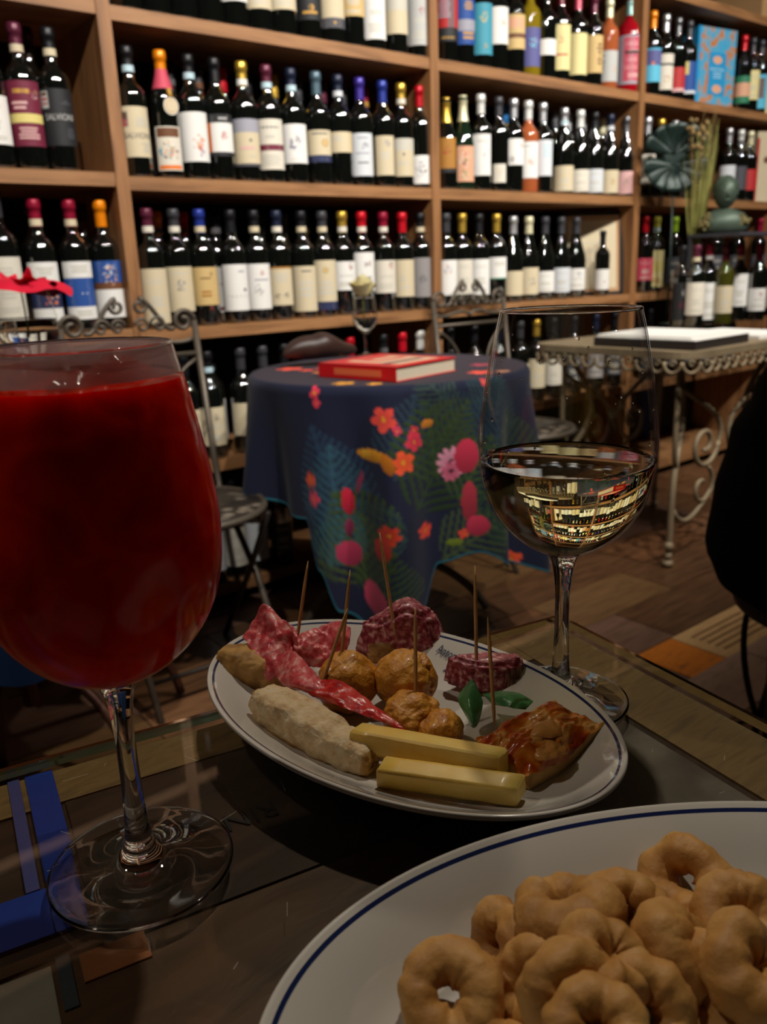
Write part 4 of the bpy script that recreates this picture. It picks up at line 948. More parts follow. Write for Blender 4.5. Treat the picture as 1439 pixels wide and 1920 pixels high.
# dried grasses in a dark vase
g0 = onv(1300, 492, 2.06)
t = thing('dried_bouquet', 'tall bundle of dried green grasses and seed heads before the shelves', 'bouquet', (g0.x, 2.06, TZ))
base = Vector((0, 0, g0.z-TZ))
plain('grass_olive', '#868442', .7, var=.3, vscale=30); plain('grass_tan', '#80683f', .8, var=.3)
MB().lathe([(0, 0), (.035, 0), (.04, .01), (.042, .1), (.03, .17), (.02, .22), (.022, .24), (.018, .24), (.016, .2), (0, .19)], 'stand_grey', 24).build('vase', t)
b = MB(); c_ = MB(); random.seed(21)
for k in range(120):
    a = random.uniform(0, 2*pi); q = random.random()**.6
    h = random.uniform(.36, .62); sp = .095*q
    p0 = Vector((random.uniform(-.01, .01), random.uniform(-.01, .01), .2)); p1 = Vector((sp*cos(a)+random.uniform(-.01, .02), sp*sin(a)*.6, .2+h))
    mid = p0.lerp(p1, .5)+Vector((sp*.25*cos(a), 0, 0))
    b.tube(bez(p0, p0.lerp(mid, .7), mid, p1, 6), [.0016]*4+[.0013, .001, .0006], 'grass_olive', 4)
for k in range(26):
    a = random.uniform(0, 2*pi); p = Vector((-.03+.07*cos(a)*random.random(), .03*sin(a), .2+random.uniform(.5, .62)))
    c_.ico(p, random.uniform(.007, .013), 'grass_tan', 2, disp=.006, dsc=120, seed=k)
    c_.tube([p, Vector((0, 0, .3))], .0008, 'grass_tan', 4)
for k in range(10):
    p = Vector((random.uniform(.01, .08), random.uniform(-.02, .02), .2+random.uniform(.4, .62))); c_.tube([Vector((0, 0, .3)), p, p+Vector((.02, 0, .07))], .0009, 'grass_tan', 4)
b.build('grass_stems', t); c_.build('seed_heads', t)
# big dark leaf
lp = onv(1262, 300, 2.13)
t = thing('metal_leaf', 'large dark green monstera leaf ornament beside the dried grasses', 'ornament', (lp.x, 2.12, TZ), radians(-42))
plain('leaf_dark', '#1b2b26', .4, metal=.3, bump=.4, bscale=30, var=.4)
b = MB(); zc = lp.z-TZ
for s in (-1, 1):
    for k in range(7):
        a = radians(80-k*27); L = .135*(1-.06*abs(k-2)); w_ = .032
        d = Vector((s*cos(a), -.15, sin(a))); nrm = Vector((-s*sin(a), 0, cos(a)))
        def lf(q, r_, d=d, nrm=nrm, L=L, w_=w_): 
            ww = w_*sin(pi*min(1, .15+.85*(1-q))**.7); return Vector((0, .012*sin(q*pi), zc-.02+(.04 if k < 3 else 0)))+d*L*q+nrm*ww*(r_-.5)*2*(.5+.5*(q > 0))+Vector((0, .01*abs(r_-.5), 0))
        b.grid(lf, 6, 3, 'leaf_dark')
b.ico((0, .01, zc), .055, 'leaf_dark', 2, sc=(1, .12, 1.35))
o = b.build('leaf_blade', t); md = o.modifiers.new('s', 'SOLIDIFY'); md.thickness = .002
MB().tube([(0, .012, zc-.05), (.01, .01, .2), (0, 0, .012)], .004, 'leaf_dark').build('leaf_stem', t)
MB().lathe([(0, 0), (.03, 0), (.03, .01), (0, .014)], 'leaf_dark', 20).build('foot', t)

# ---------------------------------------------------------------- person at right on a bentwood style iron chair
CHX, CHY = 1.40, .515
t = thing('cafe_chair', 'round wooden-seat chair with looped dark iron legs under the person in black', 'chair', (CHX, CHY, 0), radians(25))
R = .195
plain('seat_wood', '#5a3a20', .4, var=.2, vscale=9)
MB().lathe([(0, .448), (R-.012, .448), (R-.012, .466), (0, .466)], 'seat_wood', 40).build('seat', t)
MB().lathe([(R-.014, .440), (R, .444), (R+.002, .456), (R-.002, .468), (R-.014, .469)], 'iron_dark', 40).build('seat_rim', t)
for k in range(4):
    a = pi/4+k*pi/2; b = MB(); c_, s_ = cos(a), sin(a); tn = Vector((-s_, c_, 0)); ro = Vector((c_, s_, 0))
    top = ro*(R-.02)+Vector((0, 0, .445)); ft = ro*(R+.02)+Vector((0, 0, .008))
    b.tube([top, ro*(R-.03)+Vector((0, 0, .25)), ft], .0075, 'iron_dark')
    b.tube([top+tn*.0+Vector((0, 0, -.06))]+bez(top+tn*.01+Vector((0, 0, -.03)), top+tn*.09+Vector((0, 0, .0)), top+tn*.09-Vector((0, 0, .16)), ro*(R-.01)+Vector((0, 0, .12)), 12), .006, 'iron_dark')
    b.build('leg', t)
MB().tube([(.2*cos(q), .2*sin(q), .13) for q in [2*pi*i/40 for i in range(40)]], .005, 'iron_dark', closed=True).build('ring_stretcher', t)
# skinned body, seated, facing away to the right of the view
fa = radians(-28)                            # the way the person faces
fx = Vector((cos(fa), sin(fa), 0)); sx_ = Vector((-sin(fa), cos(fa), 0)); O = Vector((CHX-.02, CHY+.0, 0))
def P_(f, s, z): return O+fx*f+sx_*s+Vector((0, 0, z))
J = [('pel', P_(-.02, 0, .575), .15), ('abd', P_(-.05, 0, .72), .145), ('che', P_(-.01, 0, .90), .155), ('nec', P_(.05, 0, 1.06), .06), ('nk2', P_(.075, 0, 1.13), .055),
     ('hl', P_(.03, .10, .56), .105), ('kl', P_(.42, .13, .53), .07), ('al', P_(.45, .13, .10), .045), ('tl', P_(.58, .14, .035), .032),
     ('hr', P_(.03, -.10, .56), .105), ('kr', P_(.42, -.13, .53), .07), ('ar', P_(.40, -.13, .10), .045), ('tr', P_(.53, -.14, .035), .032),
     ('sl', P_(.02, .17, .99), .07), ('el', P_(.06, .25, .74), .05), ('wl', P_(.28, .18, .72), .034),
     ('sr', P_(.02, -.17, .99), .07), ('er', P_(.06, -.25, .74), .05), ('wr', P_(.28, -.18, .72), .034), ('bt', P_(-.10, 0, .56), .13)]
E_ = [('pel', 'abd'), ('abd', 'che'), ('che', 'nec'), ('nec', 'nk2'), ('pel', 'hl'), ('hl', 'kl'), ('kl', 'al'), ('al', 'tl'), ('pel', 'hr'), ('hr', 'kr'), ('kr', 'ar'), ('ar', 'tr'),
      ('che', 'sl'), ('sl', 'el'), ('el', 'wl'), ('che', 'sr'), ('sr', 'er'), ('er', 'wr'), ('pel', 'bt')]
def skinned(name, J, E, m, parent=None, root=0, lv=2):
    ix = {j[0]: i for i, j in enumerate(J)}
    me = bpy.data.meshes.new(name); me.from_pydata([tuple(j[1]) for j in J], [(ix[a], ix[b]) for a, b in E], []); me.materials.append(M[m])
    o = bpy.data.objects.new(name, me); COL.objects.link(o)
    sk = o.modifiers.new('skin', 'SKIN'); sk.use_smooth_shade = True
    bpy.context.view_layer.update()
    if not me.skin_vertices:
        bpy.context.view_layer.objects.active = o; bpy.ops.mesh.customdata_skin_add()
    for i, j in enumerate(J):
        rr = j[2] if isinstance(j[2], tuple) else (j[2], j[2]); me.skin_vertices[0].data[i].radius = rr
    me.skin_vertices[0].data[root].use_root = True
    sb = o.modifiers.new('sub', 'SUBSURF'); sb.levels = lv; sb.render_levels = lv
    if parent: o.parent = parent
    return o
def coat_(s, q):
    a = 2*pi*s; z = .467+q*.588
    K = [(.455, .15), (.49, .192), (.54, .21), (.62, .212), (.73, .198), (.80, .17), (.88, .138), (.95, .14), (1.0, .14), (1.04, .10), (1.06, .06)]
    for (z0, r0), (z1, r1) in zip(K, K[1:]):
        if z0 <= z <= z1+1e-6: u = (z-z0)/(z1-z0); r = r0+(r1-r0)*u*u*(3-2*u)
    r *= 1+.03*noise.noise(Vector((cos(a)*2, sin(a)*2, z*14)))
    k = .05*q
    return (1.372+k+r*cos(a)*.95, .542-k*.3+r*sin(a)*1.03, z)
pt_ = thing('person', 'person in black seated on the round chair, back turned, at the right edge', 'person', (0, 0, 0))
skinned('body', J, E_, 'black_cloth', pt_)
MB().grid(coat_, 48, 40, 'black_cloth', wrap=True).build('coat', pt_)
b = MB(); hc = P_(.10, 0, 1.235); rot = Matrix.Rotation(fa, 3, 'Z')
def hd(v): return hc+rot @ Vector(v)
b.ico(hc, .1, 'skin', 4, sc=(.95, .76, 1.18), rot=rot); b.ico(hd((.098, 0, -.012)), .016, 'skin', 2, sc=(1, .7, 1.4), rot=rot); b.ico(hd((.03, 0, -.085)), .05, 'skin', 3, sc=(1.1, .85, .7), rot=rot)
for s in (-1, 1): b.ico(hd((-.005, s*.077, -.01)), .026, 'skin', 2, sc=(.7, .3, 1.1), rot=rot); b.ico(hd((.084, s*.03, .02)), .011, plain('eye_white', '#c9c2b8', .3), 2, rot=rot)
b.ico(hd((.088, 0, -.052)), .02, plain('lips', '#8a4a44', .5), 2, sc=(.4, 1, .3), rot=rot)
b.tube([P_(.06, 0, 1.09), hd((-.01, 0, -.06))], .05, 'skin', 14); b.build('head', pt_)
MB().ico(hd((-.018, 0, .03)), .108, 'hair', 4, disp=.006, dsc=30, sc=(1.0, .84, 1.05), rot=rot).ico(hd((-.06, 0, -.05)), .07, 'hair', 3, disp=.006, dsc=30, sc=(.7, 1, 1.4), rot=rot).build('hair', pt_)
for s in (-1, 1):                             # hands resting on the lap
    wv = P_(.27, s*.18, .715); q = []; e = []
    Jh = [('w', wv, .026), ('p', wv+fx*.05-sx_*s*.02+Vector((0, 0, -.012)), (.03, .018))]; Eh = [('w', 'p')]
    for k in range(4):
        base_ = wv+fx*.085-sx_*s*(.045-.02*k)+Vector((0, 0, -.016)); L = (.062, .07, .066, .052)[k]
        Jh += [('a%d' % k, base_, .0095), ('b%d' % k, base_+fx*L*.6+Vector((0, 0, -.008)), .0085), ('c%d' % k, base_+fx*L*.85+Vector((0, 0, -.03)), .0075)]; Eh += [('p', 'a%d' % k), ('a%d' % k, 'b%d' % k), ('b%d' % k, 'c%d' % k)]
    tb_ = wv+fx*.03-sx_*s*.045+Vector((0, 0, -.01)); Jh += [('t0', tb_, .011), ('t1', tb_+fx*.035-sx_*s*.012, .0095)]; Eh += [('p', 't0'), ('t0', 't1')]
    skinned('hand', Jh, Eh, 'skin', pt_, 1)
# ================================================================ the near table
TA = radians(-10.4)
EA = Vector((-cos(TA), -sin(TA), 0)); EB = Vector((-sin(-TA)*1, -cos(TA), 0))
P0 = onz(1048, 1157, .75); P0.z = 0
def tl(a, b, z=0): return P0+EA*a+EB*b+Vector((0, 0, z))
WA, WB = .92, .72
t = thing('glass_topped_table', 'wooden case table under a glass sheet, carrying drinks and snacks', 'table', tuple(tl(WA/2, WB/2)), 0)
inv = Matrix.Translation(-tl(WA/2, WB/2))
def tbox(b, a0, a1, b0, b1, z0, z1, m):
    vs = [tl(a, bb, z) for z in (z0, z1) for (a, bb) in ((a0, b0), (a1, b0), (a1, b1), (a0, b1))]
    vs = [inv @ v for v in vs]
    b.add(vs, [(0, 1, 2, 3), (4, 7, 6, 5), (0, 4, 5, 1), (1, 5, 6, 2), (2, 6, 7, 3), (3, 7, 4, 0)], m)
wood('top_border', [(.25, '#5b4526'), (.5, '#8a6c40'), (.7, '#7a5c34')], (6, 30, 6), 4, .45, .3)
wood('top_brown', [(.25, '#2a1c13'), (.5, '#3d2a1d'), (.75, '#4a3424')], (4, 20, 4), 4, .4, .3)
wood('top_mid', [(.25, '#3d2817'), (.5, '#5d4028'), (.75, '#6d4e33')], (3, 12, 3), 5, .4, .3)
ramp_mat('top_silver', [(.2, '#4a4038'), (.5, '#6a5f54'), (.7, '#847a6e')], (1, 1, 1), 30, 8, .35, .5, .001)
plain('top_black', '#0b0807', .5); plain('tape_blue', '#1a3c9c', .4, var=.1); plain('tape_blue_dark', '#0c2f86', .4); plain('tape_violet', '#4a4a86', .5)
plain('print_grey', '#39414a', .5); ramp_mat('paper_old', [(.2, '#8c8578'), (.5, '#a39c8e'), (.8, '#7d7568')], (1, 1, 1), 14, 5, .7, 0)
plain('orange_print', '#9a5a2c', .6, var=.25, vscale=60); plain('ink_dark', '#15100d', .7)
ZW = .742
b = MB(); tbox(b, 0, WA, 0, WB, ZW-.028, ZW-.001, 'top_brown'); b.build('wooden_top', t, False)
def panel(name, m, a0, a1, b0, b1, k=1, label=None):
    q = MB(); tbox(q, a0, a1, b0, b1, ZW-.0012, ZW+.0003*k, m); o = q.build(name, t, False)
    if label: o['label'] = label
    return o
panel('border_plank', 'top_border', .001, .050, .0, WB, 1); panel('border_plank', 'top_border', .0505, WA, .001, .034, 1)
panel('case_panel', 'top_black', .052, .20, .036, .085, 2); panel('case_panel', 'top_silver', .056, .145, .086, .36, 2, 'scratched greyish panel at the right')
panel('case_panel', 'top_brown', .202, .366, .036, .15, 2); panel('case_panel', 'top_mid', .147, .392, .152, .40, 2)
panel('blue_strip', 'tape_blue', .3685, .383, .0, .132, 4, 'bright blue strip running inwards from the far edge'); panel('blue_strip', 'tape_blue', .3835, .60, .101, .132, 4, 'bright blue strip running along the table')
panel('blue_strip', 'tape_blue_dark', .3687, .3828, .06, .101, 5); panel('violet_strip', 'tape_violet', .386, .392, .0, .1, 4)
panel('paper_sheet', 'paper_old', .3875, .62, .150, .40, 4, 'pale grey printed paper'); panel('grey_print', 'print_grey', .380, .3855, .147, .176, 5); panel('orange_print', 'orange_print', .350, .3765, .150, .166, 5)
panel('dark_strip', 'top_mid', .366, .62, .1405, .147, 4)
def ttext(body, a, bb, size, m, rot=0, name='stamped_letters', bold=0):
    vs, fs = text_geo(body, 1, bold); cr, sr = cos(rot), sin(rot); out = []
    for x, y in vs:
        x, y = x*size, y*size; x, y = x*cr-y*sr, x*sr+y*cr
        out.append(inv @ tl(a-x, bb-y, ZW+.0016))
    q = MB(); q.add(out, fs, m); return q.build(name, t, False)
ttext('RIN', .284, .099, .018, 'ink_dark', radians(180)); ttext('RVINO', .408, .178, .004, 'ink_dark', radians(180)); 
for k, (a, bb) in enumerate(((.04, .04), (WA-.04, .04), (.04, WB-.04), (WA-.04, WB-.04))):
    q = MB(); tbox(q, a-.02, a+.02, bb-.02, bb+.02, 0, ZW-.028, 'top_brown'); q.build('leg', t, False)
# glass sheet
q = MB()
G = [(-.004, -.004), (WA+.004, -.004), (WA+.004, WB+.004), (-.004, WB+.004)]
for z in (ZW+.0022, .75):
    q.add([tl(a, bb, z)-tl(WA/2, WB/2) for a, bb in G], [(0, 3, 2, 1) if z == .75 else (0, 1, 2, 3)], 'table_glass_face')
q2 = MB()
ring = lambda e, z: [tl(a+(e if a > 0 else -e), bb+(e if bb > 0 else -e), z)-tl(WA/2, WB/2) for a, bb in G]
A_, B_, C_, D_ = ring(0, ZW+.0022), ring(.0015, ZW+.0035), ring(.0015, .7488), ring(0, .75)
IN = lambda z: [tl(a+(-.003 if a > 0 else .003), bb+(-.003 if bb > 0 else .003), z)-tl(WA/2, WB/2) for a, bb in G]
rings = [IN(.7499), D_, C_, B_, A_, IN(ZW+.0023)]
vs = [v for r in rings for v in r]; fs = []
for j in range(5):
    for i in range(4): fs.append((j*4+i, j*4+(i+1) % 4, (j+1)*4+(i+1) % 4, (j+1)*4+i))
for i in range(4): fs.append((20+i, 20+(i+1) % 4, (i+1) % 4, i))
q2.add(vs, fs, 'glass_edge')
q.build('glass_sheet', t, False); q2.build('glass_edge', t, False)
# fine scratches on the glass
random.seed(5); q = MB(); plain('scratch', '#b9b2a6', .4)
for k in range(70):
    a, bb = random.choice([(random.uniform(.02, .2), random.uniform(.02, .3)), (random.uniform(.1, .5), random.uniform(.02, .3))]); L = random.uniform(.003, .014); th = random.uniform(0, pi); w_ = .00008
    d = Vector((cos(th), sin(th))); n_ = Vector((-d.y, d.x))*w_
    q.add([tl(a+sx*d.x*L+sy*n_.x, bb+sx*d.y*L+sy*n_.y, .75006)-tl(WA/2, WB/2) for sx, sy in ((0, 1), (0, -1), (1, -1), (1, 1))], [(0, 1, 2, 3)], 'scratch')
q.build('scratches', t, False)

# ---------------------------------------------------------------- the two big glasses
FOOT = [(0, .0), (.036, .0), (.0405, .0006), (.0415, .0018), (.0405, .0028), (.034, .0036), (.022, .0052), (.012, .0085), (.0078, .0125), (.0058, .020), (.0047, .034), (.0043, .055), (.0046, .075), (.0062, .088), (.0092, .0965), (.0115, .100)]
BOWL = [(.0092, .0968), (.016, .0995), (.026, .1055), (.0355, .1145), (.0435, .127), (.0482, .142), (.0497, .157), (.0495, .170), (.0474, .188), (.0445, .205), (.0412, .222), (.0378, .2362)]
def smooth_prof(pts, n=5):
    out = []
    for i in range(len(pts)-1):
        p = [pts[max(i-1, 0)], pts[i], pts[i+1], pts[min(i+2, len(pts)-1)]]
        for k in range(n):
            u = k/n
            out.append(tuple(.5*((2*p[1][d])+(-p[0][d]+p[2][d])*u+(2*p[0][d]-5*p[1][d]+4*p[2][d]-p[3][d])*u*u+(-p[0][d]+3*p[1][d]-3*p[2][d]+p[3][d])*u**3) for d in (0, 1)))
    out.append(pts[-1]); return [(max(0, r), z) for r, z in out]
FS, BS = smooth_prof(FOOT), smooth_prof(BOWL)
def rad_at(z):
    for (r0, z0), (r1, z1) in zip(BS, BS[1:]):
        if z0 <= z <= z1: return r0+(r1-r0)*(z-z0)/(z1-z0)
def big_glass(loc, label, bowlmat, zliq):
    t = thing('wine_glass', label, 'glass', loc)
    st = [p for p in FS if p[1] <= .0966]+[(.0088, .0975), (0, .0985)]
    MB().lathe(st, 'solid_glass', 64).build('stem_and_foot', t)
    b = MB(); lo = [p for p in BS if p[1] <= zliq]; hi = [p for p in BS if p[1] >= zliq-.0005]
    b.lathe(lo, 'thin_glass', 72); b.lathe(hi, bowlmat, 72)
    b.lathe([(r-.0009, z) for r, z in hi], 'thin_glass', 72); b.build('bowl', t)
    r = .0378-.00045
    MB().tube([(r*cos(a), r*sin(a), .2362) for a in [2*pi*i/72 for i in range(72)]], .0008, 'solid_glass', 8, closed=True).build('rim', t)
    return t
RG = onz(268, 1625, .75); WG = onz(1050, 1312, .75)
RG.z = WG.z = .7501
rg = big_glass(RG, 'large stemmed glass of iced red spritz, frosted above the drink, at the left', 'frosted_glass', .223)
wg = big_glass(WG, 'large stemmed glass of white wine standing behind the snack platter', 'thin_glass', .152)
# white wine
zl = .1535
pr = [(0, .0975)]+[(r-.0011, z+.0006) for r, z in BS if .0965 < z < zl-.001]+[(rad_at(zl)-.0011, zl), (rad_at(zl)-.0022, zl-.0009), (rad_at(zl)-.005, zl-.0012), (0, zl-.0012)]
MB().lathe(pr, 'white_wine', 72).build('white_wine', wg)
# droplets on the glass wall above the wine
b = MB(); random.seed(9)
for k in range(36):
    z = random.uniform(.165, .232); a = random.uniform(0, 2*pi); r = rad_at(z)-.0012; s_ = random.uniform(.0003, .0011)
    b.ico((r*cos(a), r*sin(a), z), s_, 'solid_glass', 1, sc=(1, 1, random.uniform(1, 2.2)))
o = b.build('droplets', wg); o['kind'] = 'stuff'
# red drink with ice
m, nt, bs = new_mat('red_drink'); M['red_drink'] = m
nt.nodes.remove(bs); out = nt.nodes['Material Output']; N = nt.nodes.new; Lk = nt.links.new
tc = N('ShaderNodeTexCoord'); n1 = N('ShaderNodeTexNoise'); n1.inputs['Scale'].default_value = 32; n1.inputs['Detail'].default_value = 3; n1.inputs['Distortion'].default_value = 1.2
Lk(tc.outputs['Object'], n1.inputs['Vector'])
rp_ = N('ShaderNodeValToRGB'); e = rp_.color_ramp.elements; e[0].position = .35; e[0].color = (.62, .001, .001, 1); e[1].position = .66; e[1].color = (.95, .03, .006, 1)
Lk(n1.outputs['Fac'], rp_.inputs[0])
pb = N('ShaderNodeBsdfPrincipled'); Lk(rp_.outputs[0], pb.inputs['Base Color']); pb.inputs['Roughness'].default_value = .12; pb.inputs['IOR'].default_value = 1.33
pb.inputs['Subsurface Weight'].default_value = 1; pb.inputs['Subsurface Scale'].default_value = .021; pb.inputs['Subsurface Radius'].default_value = (1, .05, .03)
rf = N('ShaderNodeBsdfRefraction'); rf.inputs['Color'].default_value = (.9, .006, .004, 1); rf.inputs['Roughness'].default_value = .25; rf.inputs['IOR'].default_value = 1.2
m1 = N('ShaderNodeMixShader'); m1.inputs[0].default_value = .2; Lk(pb.outputs[0], m1.inputs[1]); Lk(rf.outputs[0], m1.inputs[2])
Lk(m1.outputs[0], out.inputs[0])
zr = .2235
pr = [(0, .0978)]+[(r+.0002, z) for r, z in BS if .098 < z < zr]+[(rad_at(zr)+.0002, zr)]
b = MB(); b.lathe(pr, 'red_drink', 72)
NR_ = 16
def surf(s, q):
    a = 2*pi*s; r = (rad_at(zr)+.0002)*(1-q); 
    return (r*cos(a), r*sin(a), zr+(0 if q == 0 else .006*max(0, noise.noise(Vector((r*cos(a)*40, r*sin(a)*40, 1.7)))+.1)*min(1, q*4)))
b.grid(surf, 72, 14, 'red_drink', wrap=True); b.build('red_drink', rg)
ramp_mat('ice', [(.3, '#a01812'), (.6, '#c85a48'), (.8, '#d8a090')], (1, 1, 1), 30, 3, .12, .3, sss=.3, coat=.5)
import bmesh
def cube_mesh(name, loc, size, rot, m, parent, bev=.2):
    bm = bmesh.new(); bmesh.ops.create_cube(bm, size=1); bmesh.ops.bevel(bm, geom=bm.edges[:], offset=bev, segments=3, affect='EDGES')
    me = bpy.data.meshes.new(name); 
    R3 = Matrix.Rotation(rot[0], 3, 'X') @ Matrix.Rotation(rot[1], 3, 'Y') @ Matrix.Rotation(rot[2], 3, 'Z')
    for v in bm.verts: v.co = Vector(loc)+R3 @ Vector((v.co.x*size[0], v.co.y*size[1], v.co.z*size[2]))
    bm.to_mesh(me); bm.free(); me.materials.append(M[m]); me.polygons.foreach_set('use_smooth', [True]*len(me.polygons))
    return mesh_obj(name, me, parent)
for k, (x, y, z, s_) in enumerate([(.012, -.012, .221, .022), (-.018, .010, .2195, .024), (.022, .014, .2205, .02), (-.01, -.024, .219, .02)]):
    o = cube_mesh('ice_cube', (RG.x+x, RG.y+y, RG.z+z), (s_, s_*.9, s_*.85), (k*.9, k*1.3, k*.5), 'ice', None)
    o['label'] = ['pinkish ice cube breaking the surface at the front of the red spritz', 'ice cube floating at the back of the red spritz', 'ice cube floating at the right side of the red spritz', 'ice cube floating nearest the viewer in the red spritz'][k]
    o['category'] = 'ice cube'; o['group'] = 'ice cubes in the red spritz'
ramp_mat('orange_slice', [(.3, '#b06a3c'), (.6, '#c98a5c')], (1, 1, 1), 40, 3, .4, .3, sss=.3)
o = cube_mesh('orange_slice', (RG.x-.030, RG.y+.0, RG.z+.222), (.026, .005, .024), (.3, .5, .9), 'orange_slice', None, .3)
tag(o, 'peach-coloured orange slice poking up at the left of the red spritz', 'fruit')

# ---------------------------------------------------------------- oval plates
def oval_plate(name, label, c, a_, b_, ang, z0, h, cat='plate', extra=None):
    t = thing(name, label, cat, (c[0], c[1], z0), ang)
    U = [(0, .0025), (.3, .0025), (.55, .003), (.66, .005), (.74, .0085), (.84, h*.66), (.92, h*.86), (.949, h*.92), (.963, h*.95), (.976, h*.975), (.99, h), (1.0, h-.0006), (1.0, h-.0025), (.985, h-.004), (.9, h*.70), (.78, h*.30), (.66, .001), (.62, 0), (.56, .0), (.54, .001), (0, .001)]
    n = 120; b = MB(); vs = []
    # the sides keep their width outwards: offset ellipse instead of plain scaling near the rim
    for s_, z in U:
        for i in range(n):
            th = 2*pi*i/n; ex, ey = cos(th), sin(th)
            vs.append(((a_-(1-s_)*b_*1.0 if s_ > .5 else (a_-.5*b_)*s_/.5)*ex, b_*s_*ey, z))
    fs = []
    ms = []
    for j in range(len(U)-1):
        for i in range(n): fs.append((j*n+i, j*n+(i+1) % n, (j+1)*n+(i+1) % n, (j+1)*n+i)[::1])
    b.add(vs, fs, 'porcelain'); bi = b.mi('blue_line')
    for i in range(n): b.m[7*n+i] = bi
    b.f = [f[::-1] if False else f for f in b.f]
    o = b.build('plate_body', t); ms = o.modifiers.new('s', 'SUBSURF'); ms.levels = 1; ms.render_levels = 1
    return t
PC = Vector((.265, .334)); PA = radians(-81)
pl = oval_plate('oval_platter', 'white oval platter with blue rim line holding skewered snacks', (PC.x, PC.y), .137, .0865, PA, .7535, .0225)
MB().lathe([(.05, -.0033), (.052, -.0033), (.052, .001), (.05, .001)], 'porcelain', 60, sx=1.45).build('foot_ring', pl)
PC2 = Vector((.226, .088)); PA2 = radians(-33)
pl2 = oval_plate('oval_plate', 'larger white oval plate with blue rim line heaped with ring crackers', (PC2.x, PC2.y), .172, .108, PA2, .7505, .0275)
# signature printed on the rim
tp = onz(862, 1218, .771)
b = MB()
def rimtext(body, px0, py0, px1, py1, size, m='print_ink', bold=0, sh=0):
    a_, c_ = onz(px0, py0, .7735), onz(px1, py1, .7735); d = (c_-a_); L = d.length; d.normalize(); nn = Vector((-d.y, d.x, 0)); mid = (a_+c_)/2
    vs, fs = text_geo(body, 1, bold, sh); w_ = max(v[0] for v in vs)-min(v[0] for v in vs); k = L/w_; out = []
    for x, y in vs:
        p = mid+d*(x*k)+nn*(y*k*size); 
        q = Matrix.Rotation(-PA, 3, 'Z') @ (p-Vector((PC.x, PC.y, 0))); ex = (q.x/.137)**2+(q.y/.0865)**2
        s_ = sqrt(ex); z = .0225*(.66+.2*(s_-.84)/.08) if s_ > .84 else .0085+(.01485-.0085)*(s_-.74)/.10
        out.append(Vector((q.x, q.y, z+.0012)))
    b.add(out, fs, m)
rimtext('Antonio Mattei', 822, 1207, 908, 1240, 1.25, bold=.012, sh=-.1)
rimtext('~', 832, 1226, 842, 1230, 1.2, bold=.02)
rimtext('usc', 826, 1238, 843, 1245, 1.1, sh=-.1)
b.build('printed_signature', pl)

# ---------------------------------------------------------------- the snacks
ZP = .7565
ramp_mat('bread_crumb', [(.25, '#b08a5c'), (.45, '#cdb083'), (.7, '#d9c5a0')], (1, 1, 1), 160, 8, .75, .9, .0012, bscale=420, sss=.1)
ramp_mat('bread_crust', [(.3, '#7a5222'), (.5, '#b08440'), (.7, '#c79a58')], (1, 1, 1), 70, 6, .6, .5, .001, bscale=200)
ramp_mat('fried', [(.25, '#9a560f'), (.5, '#c98424'), (.75, '#dba245')], (1, 1, 1), 130, 8, .42, .8, .001, bscale=520, coat=.15)
ramp_mat('salami_face', [(.38, '#7a1f2a'), (.48, '#9c3644'), (.56, '#bd6a70'), (.63, '#d4a8a0')], (1, 1, 1), 330, 6, .42, .8, .0008, coat=.25, bscale=400)
ramp_mat('salami_rind', [(.35, '#4a2018'), (.5, '#7a4a38'), (.62, '#a58a70')], (6, 1, 1), 120, 7, .6, .7, .001)
ramp_mat('cured_slice', [(.36, '#bc3840'), (.5, '#cf5557'), (.6, '#d97c78'), (.7, '#e2a49c')], (1, 1, 1), 190, 8, .34, .8, .0008, coat=.2, bscale=380, sss=.15)
ramp_mat('cured_slice_red', [(.36, '#9a0c0e'), (.5, '#c41c16'), (.6, '#cf4438'), (.68, '#d88a78')], (1, 1, 1), 90, 6, .3, .4, .0008, coat=.2, bscale=380, sss=.15)
ramp_mat('cheese', [(.3, '#dcb048'), (.6, '#e4c466')], (1, 1, 1), 50, 4, .42, .25, .0005, sss=.25, bscale=150, coat=.1)
ramp_mat('pizza_top', [(.28, '#7a2408'), (.42, '#b2460e'), (.50, '#cc741e'), (.56, '#d8a258'), (.62, '#be6a20'), (.78, '#7c300c')], (1, 1, 1), 48, 5, .25, .5, .002, coat=.4, bscale=110, distort=1.0)
plain('basil', '#4a8a52', .3, bump=.7, bscale=120, var=.5, vscale=90, coat=.2)
def noisy(o, amp, sc, seed=0):
    me = o.data
    for v in me.vertices:
        n_ = v.normal.copy(); v.co += n_*amp*noise.fractal(v.co*sc+Vector((seed, seed*2.3, 0)), 1, 2, 4)
    me.update()
def foodball(c, r, m, label, seed=0, sc=(1, 1, .95), group=None, cat='fried ball', name='fried_ball', amp=.0016):
    o = MB().ico((0, 0, 0), r, m, 5, disp=amp, dsc=110, sc=sc, seed=seed).build(name); o.location = c; return tag(o, label, cat, group)
def centre(px, py, z): return onz(px, py, z)
g1 = 'golden fried balls on the platter'
B1 = centre(652, 1278, ZP+.0175); foodball(B1, .0190, 'fried', 'fried golden ball just right of the bread slice, skewered by an upright pick', 1, (1, .92, 1.0), g1)
B2 = centre(760, 1274, ZP+.0175); b2 = foodball(B2, .0188, 'fried', 'cracked fried golden ball in front of the larger salami wedge', 2, (1, 1, .97), g1)
B3 = centre(770, 1340, ZP+.0135); foodball(B3, .0150, 'fried', 'crumbly fried ball behind the cheese sticks with a pick in its top', 3, (1.05, 1, .85), g1, amp=.0024)
B4 = centre(826, 1368, ZP+.0105); foodball(B4, .0118, 'fried', 'smallest fried ball, glistening beside the pizza square', 4, (1.15, 1, .85), g1)
